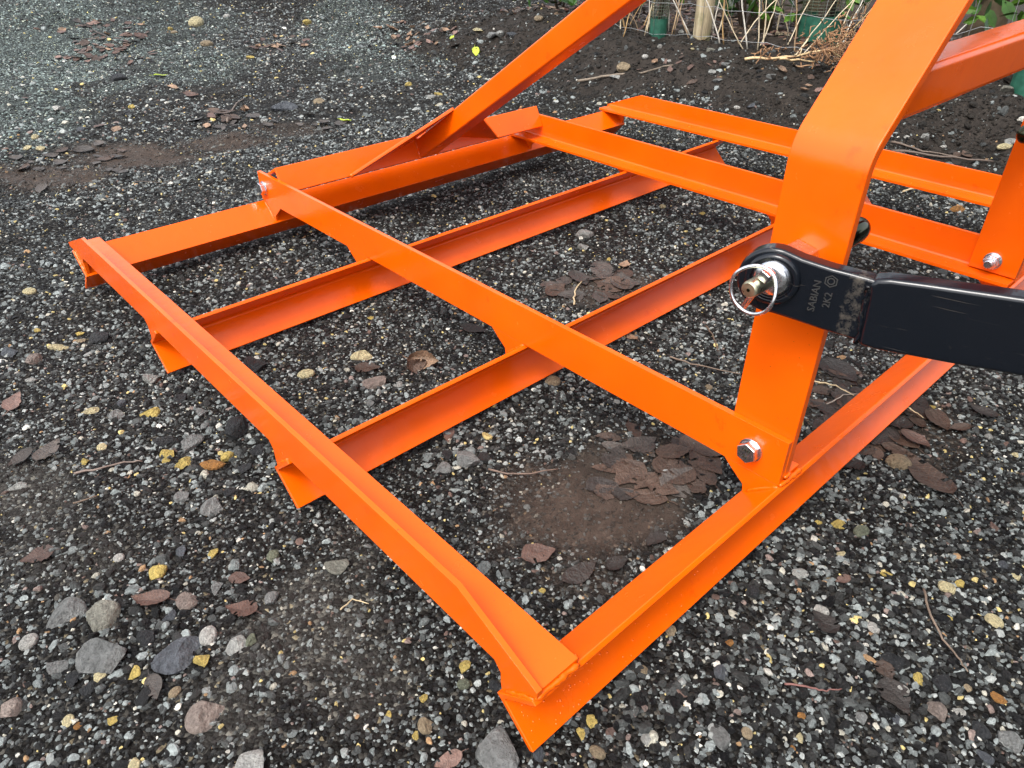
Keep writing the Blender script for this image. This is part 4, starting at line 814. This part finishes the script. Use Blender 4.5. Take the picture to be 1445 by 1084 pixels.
# fallen dry branch with curled seed heads
def dry_branch():
    base=G(1048,85,.02); t=tag(empty('dry_branch',base),'fallen straw-coloured branch with curled brown seed heads on the soil bank','branch')
    def seg(name,pts,rad,c):
        P=[G(a,b,l)-base for a,b,l in pts]; Q=[]
        for i in range(len(P)-1):
            for k in range(3): Q.append(P[i].lerp(P[i+1],k/3)+Vector([random.uniform(-.004,.004) for _ in range(3)]))
        Q.append(P[-1]); bm=bmesh.new(); tube(bm,Q,[rad*(1-.6*i/len(Q)) for i in range(len(Q))],6); o=mesh_obj(name,bm,STRAW,t,smooth=True); o.color=(*c,1)
    seg('stem',[(1050,83,.02),(1085,83,.03),(1120,80,.05),(1145,74,.08),(1170,70,.1),(1205,58,.14)],.007,(.55,.40,.22))
    seg('stem',[(1100,83,.03),(1125,85,.03),(1150,87,.04)],.006,(.55,.40,.22)); seg('stem',[(1170,71,.09),(1185,80,.06),(1195,87,.03)],.005,(.45,.32,.17)); seg('stem',[(1120,80,.05),(1130,70,.1),(1140,60,.14)],.004,(.5,.4,.25))
    seg('stem',[(1125,98,.02),(1132,94,.03),(1150,92,.03)],.004,(.36,.22,.12))
    rg=random.Random(5)
    for (u0,v0,l,n,sp) in [(1160,88,.05,60,.06),(1182,42,.16,70,.07),(1178,60,.10,50,.05),(1080,80,.04,25,.03),(1165,94,.03,30,.05),(1215,12,.3,50,.08),(1195,25,.22,40,.06)]:
        c=G(u0,v0 if v0>60 else 66,l if v0>60 else l+.02)-base; bm=bmesh.new()
        for k in range(n):
            a=c+Vector((rg.gauss(0,sp),rg.gauss(0,sp),abs(rg.gauss(0,sp*.7)))); d=Vector((rg.gauss(0,1),rg.gauss(0,1),rg.gauss(0,1))).normalized()*rg.uniform(.015,.04); e=Vector((rg.gauss(0,1),rg.gauss(0,1),rg.gauss(0,1))).normalized()*.015
            tube(bm,[a,a+d*.5+e,a+d],[.002,.003,.0015],4)
        o=mesh_obj('seed_head',bm,STRAW,t,smooth=True); o.color=(.24,.13,.065,1)
dry_branch()
# sawn wood offcut
bm=bmesh.new(); box(bm,-.035,.035,-.02,.02,0,.05); o=mesh_obj('wood_offcut',bm,WOOD,None,.004); p=G(1098,63); o.location=p+Vector((0,0,.01)); o.rotation_euler=(.35,.25,-.6); tag(o,'small pale sawn wood offcut lying on the bank among the stalks','offcut')
# leaf litter under the hedge and evergreen shrubs
def leaf_cloud(name,n,place,size,colors,seed):
    rg=np.random.default_rng(seed); c=place(rg,n); d=rg.normal(size=(n,3)); d/=np.linalg.norm(d,axis=1)[:,None]
    e=rg.normal(size=(n,3)); e-=d*(e*d).sum(1)[:,None]; e/=np.linalg.norm(e,axis=1)[:,None]
    if name=='leaf_litter':
        d[:,2]*=.3; e[:,2]*=.3
    nn=np.cross(d,e); s=size*rg.uniform(.6,1.3,(n,1))
    V=np.stack([c-d*s,c-d*s*.3+e*s*.42+nn*s*.12,c+d*s*.4+e*s*.38+nn*s*.1,c+d*s,c+d*s*.4-e*s*.38+nn*s*.1,c-d*s*.3-e*s*.42+nn*s*.12,c-d*s*.3,c+d*s*.4],1)
    F=np.array([(0,6,1),(1,6,7,2),(2,7,3),(0,5,6),(5,4,7,6),(4,3,7)],dtype=object)
    fs=[]; 
    for i in range(n):
        b=i*8
        for f_ in F: fs.append(tuple(b+k for k in f_))
    me=bpy.data.meshes.new(name); me.from_pydata(V.reshape(-1,3).tolist(),[],fs)
    for k,m in enumerate(colors): me.materials.append(m)
    mi=np.repeat(rg.integers(0,len(colors),n),6).astype(np.int32); me.polygons.foreach_set('material_index',mi)
    return me
def flat(name,c,rough=.45,spec=.45):
    m,t,b=mat(name); tc=N(t,'ShaderNodeNewGeometry').outputs['Position']; n=noise(t,25,4,.6,tc); k=ramp(t,n.outputs[0],[(.3,tuple(x*.6 for x in c)),(.7,tuple(x*1.35 for x in c))]); t.links.new(k.outputs[0],b.inputs['Base Color']); b.inputs['Roughness'].default_value=rough; b.inputs['Specular IOR Level'].default_value=spec; return m
LL=[flat('litter_brown',(.05,.03,.02)),flat('litter_dark',(.025,.018,.014)),flat('litter_tan',(.10,.065,.04)),flat('litter_red',(.07,.03,.022))]
def pl_lit(rg,n):
    x=rg.uniform(FXx+.03,FXx+1.9,n); y=rg.uniform(-1.6,4.4,n); return np.stack([x,y,height(x,y)+rg.uniform(.0,.03,n)],-1)
o=link(bpy.data.objects.new('leaf_litter',leaf_cloud('leaf_litter',7000,pl_lit,.028,LL,1))); tag(o,'brown rotting leaf litter on the ground behind the wire fence','leaf litter',kind='stuff')
EV=[flat('evergreen_leaf',(.035,.10,.012),.3,.5),flat('evergreen_dark',(.018,.05,.010),.3,.5),flat('evergreen_light',(.08,.17,.02),.32,.5)]
for i,(sx,sy,rr,hh,zlo,lb) in enumerate([(FXx+.42,3.0,.42,1.2,.10,'glossy evergreen shrub behind the wooden post'),(FXx+.62,2.15,.40,1.3,.14,'leafy green shrub behind the fence mesh'),(FXx+.75,1.25,.5,1.4,.2,'dense evergreen shrub behind the wide tree guard'),(FXx+.55,.45,.36,1.3,.18,'evergreen shrub with large leaves behind the cross strut'),(FXx+.9,3.9,.5,1.4,.1,'dark evergreen shrub past the end of the bank')]):
    t=tag(empty('evergreen_shrub',(sx,sy,gz(sx,sy))),lb,'shrub')
    def pl(rg,n):
        a=rg.uniform(0,6.283,n); q=np.sqrt(rg.random(n)); z=zlo+(hh-zlo)*rg.random(n); w_=rr*(.55+.6*np.sin(np.clip(z/hh,0,1)*2.6))*(1+.25*np.sin(a*3+z*6)); return np.stack([w_*q*np.cos(a),w_*q*np.sin(a),z],-1)
    me_=leaf_cloud('crown',900,pl,.042,EV,40+i); o=bpy.data.objects.new('crown',me_); link(o,t)
    bm=bmesh.new()
    for k in range(6):
        a=k*1.05; tube(bm,[Vector((.05*math.cos(a)*j+.02*math.sin(j+k),.05*math.sin(a)*j,-.05+hh*.85*j/6)) for j in range(7)],[.009*(1-.1*j) for j in range(7)],6)
    s=mesh_obj('trunk',bm,BARK,t,smooth=True); s.color=(.07,.05,.035,1)
# older trunks in the hedge
for (u,v,rad,lb) in [(1150,40,.09,'dark tree stem behind the wide tree guard'),(1398,20,.085,'brown ridged tree trunk behind the cross strut'),(1085,20,.035,'thin grey stem behind the fence mesh')]:
    d=ray(u,v); t0=(FXx+.75-CAM[0])/d[0]; p=Vector(CAM+d*t0); p.z=gz(p.x,p.y)
    t=tag(empty('hedge_tree',p),lb,'tree'); bm=bmesh.new()
    P=[Vector((.02*math.sin(k*.9),.02*math.cos(k*1.3),-.1+.35*k)) for k in range(10)]; tube(bm,P,[rad*(1.25 if k==0 else 1-.07*k) for k in range(10)],14); s=mesh_obj('trunk',bm,BARK,t,smooth=True); s.color=(.10,.075,.045,1)
    for k in range(8):
        a=random.uniform(0,6.28); q=Vector((0,0,1.1+k*.24)); L_=random.uniform(.4,.9); bm=bmesh.new()
        tube(bm,[q+Vector((math.cos(a)*L_*j/5,math.sin(a)*L_*j/5,L_*.7*j/5+.04*math.sin(j*2))) for j in range(6)],[rad*.3*(1-.16*j) for j in range(6)],6); b_=mesh_obj('limb',bm,BARK,t,smooth=True); b_.color=(.09,.07,.045,1)

# ================================================================== the tractor that carries the lift arms (behind the photographer's right shoulder)
RUB=flat('tyre_rubber',(.018,.018,.019),.7,.3); BODY=flat('tractor_paint',(.02,.022,.026),.4,.45); RIM=flat('wheel_rim',(.32,.31,.28),.45,.4)
TY,TZ=-1.42,.60
trac=tag(empty('tractor',(Wd/2,TY,0)),'rear end of a dark compact tractor holding the lift arms','tractor')
def tp(name,bm,m,parent=None,bevel=.004,smooth=False):
    o=mesh_obj(name,bm,m,parent or trac,bevel,2,smooth)
    if parent is None: o.data.transform(Matrix.Translation(-trac.location))
    else: o.data.transform(Matrix.Translation(-trac.location))
    return o
for sx in (-1,1):
    xc=Wd/2+sx*.76
    bm=bmesh.new(); lathe_x(bm,[(xc-.10,.33),(xc-.145,.40),(xc-.15,.52),(xc-.12,.575),(xc,.585),(xc+.12,.575),(xc+.15,.52),(xc+.145,.40),(xc+.10,.33)],TY,TZ,56); ty=tp('tyre',bm,RUB,None,0,True)
    for k in range(40):
        a=2*math.pi*k/40; side=1 if k%2 else -1; bm=bmesh.new(); P=[]
        V=[]
        for (t,da) in ((.01,0),(.14,.16)):
            for (rr,w_) in ((.575,.020),(.612,.015)):
                for e in (-1,1):
                    aa=a+da+e*w_/.6; V.append(bm.verts.new((xc+side*t,TY+math.cos(aa)*rr,TZ+math.sin(aa)*rr)))
        for f_ in ((0,1,3,2),(4,5,7,6),(0,1,5,4),(2,3,7,6),(0,2,6,4),(1,3,7,5)): bm.faces.new([V[q] for q in f_])
        tp('lug',bm,RUB,ty,.003)
    bm=bmesh.new(); lathe_x(bm,[(xc-.11,.335),(xc-.10,.30),(xc-.03,.27),(xc-.02,.12),(xc+.02,.12),(xc+.03,.27),(xc+.10,.30),(xc+.11,.335)],TY,TZ,48); tp('rim',bm,RIM,None,0,True)
    bm=bmesh.new(); A=[(TY+.72*math.cos(R(t)),TZ+.72*math.sin(R(t))) for t in range(10,171,10)]; B=[(TY+.70*math.cos(R(t)),TZ+.70*math.sin(R(t))) for t in range(170,9,-10)]; 
    n_=len(A)
    for q in range(n_-1):
        prism(bm,[A[q],A[q+1],B[n_-2-q],B[n_-1-q]],xc-.17,xc+.17)
    tp('mudguard',bm,BODY,None,0)
bm=bmesh.new(); lathe_x(bm,[(Wd/2-.66,.07),(Wd/2-.2,.09),(Wd/2+.2,.09),(Wd/2+.66,.07)],TY,TZ,24); tp('axle',bm,BODY,None,.004)
bm=bmesh.new(); prism(bm,[(TY+.22,.40),(TY+.28,.62),(TY+.22,.92),(TY-1.3,.92),(TY-1.3,.42)],Wd/2-.19,Wd/2+.19); tp('gearbox_housing',bm,BODY,None,.02)
bm=bmesh.new(); prism(bm,[(TY+.10,.93),(TY+.16,1.42),(TY+.06,1.44),(TY-.02,1.05),(TY-.5,1.03),(TY-.5,.93)],Wd/2-.25,Wd/2+.25); tp('seat',bm,RUB,None,.03)
bm=bmesh.new(); prism(bm,[(TY-.6,.93),(TY-.6,1.2),(TY-2.2,1.12),(TY-2.3,.6),(TY-1.3,.6),(TY-1.3,.93)],Wd/2-.28,Wd/2+.28); tp('bonnet',bm,BODY,None,.03)
bm=bmesh.new()
for sx in (-1,1): tube(bm,[(Wd/2+sx*.52,TY-.05,.9),(Wd/2+sx*.52,TY-.02,2.0),(Wd/2+sx*.45,TY-.02,2.1)],.03,10)
tube(bm,[(Wd/2-.46,TY-.02,2.09),(Wd/2+.46,TY-.02,2.09)],.03,10); tp('roll_bar',bm,BODY,None,0,True)
bm=bmesh.new(); tube(bm,[(Wd/2,TY+.26,.80),(Wd/2,-.03,1.15)],.022,12); tp('top_link',bm,BODY,None,0,True)
bm=bmesh.new(); tube(bm,[(.80,-.87,.495),(.86,TY+.20,.52)],.022,10); tube(bm,[(Wd-.80,-.87,.495),(Wd-.86,TY+.20,.52)],.022,10); tp('linkage_bracket',bm,BODY,None,0,True)
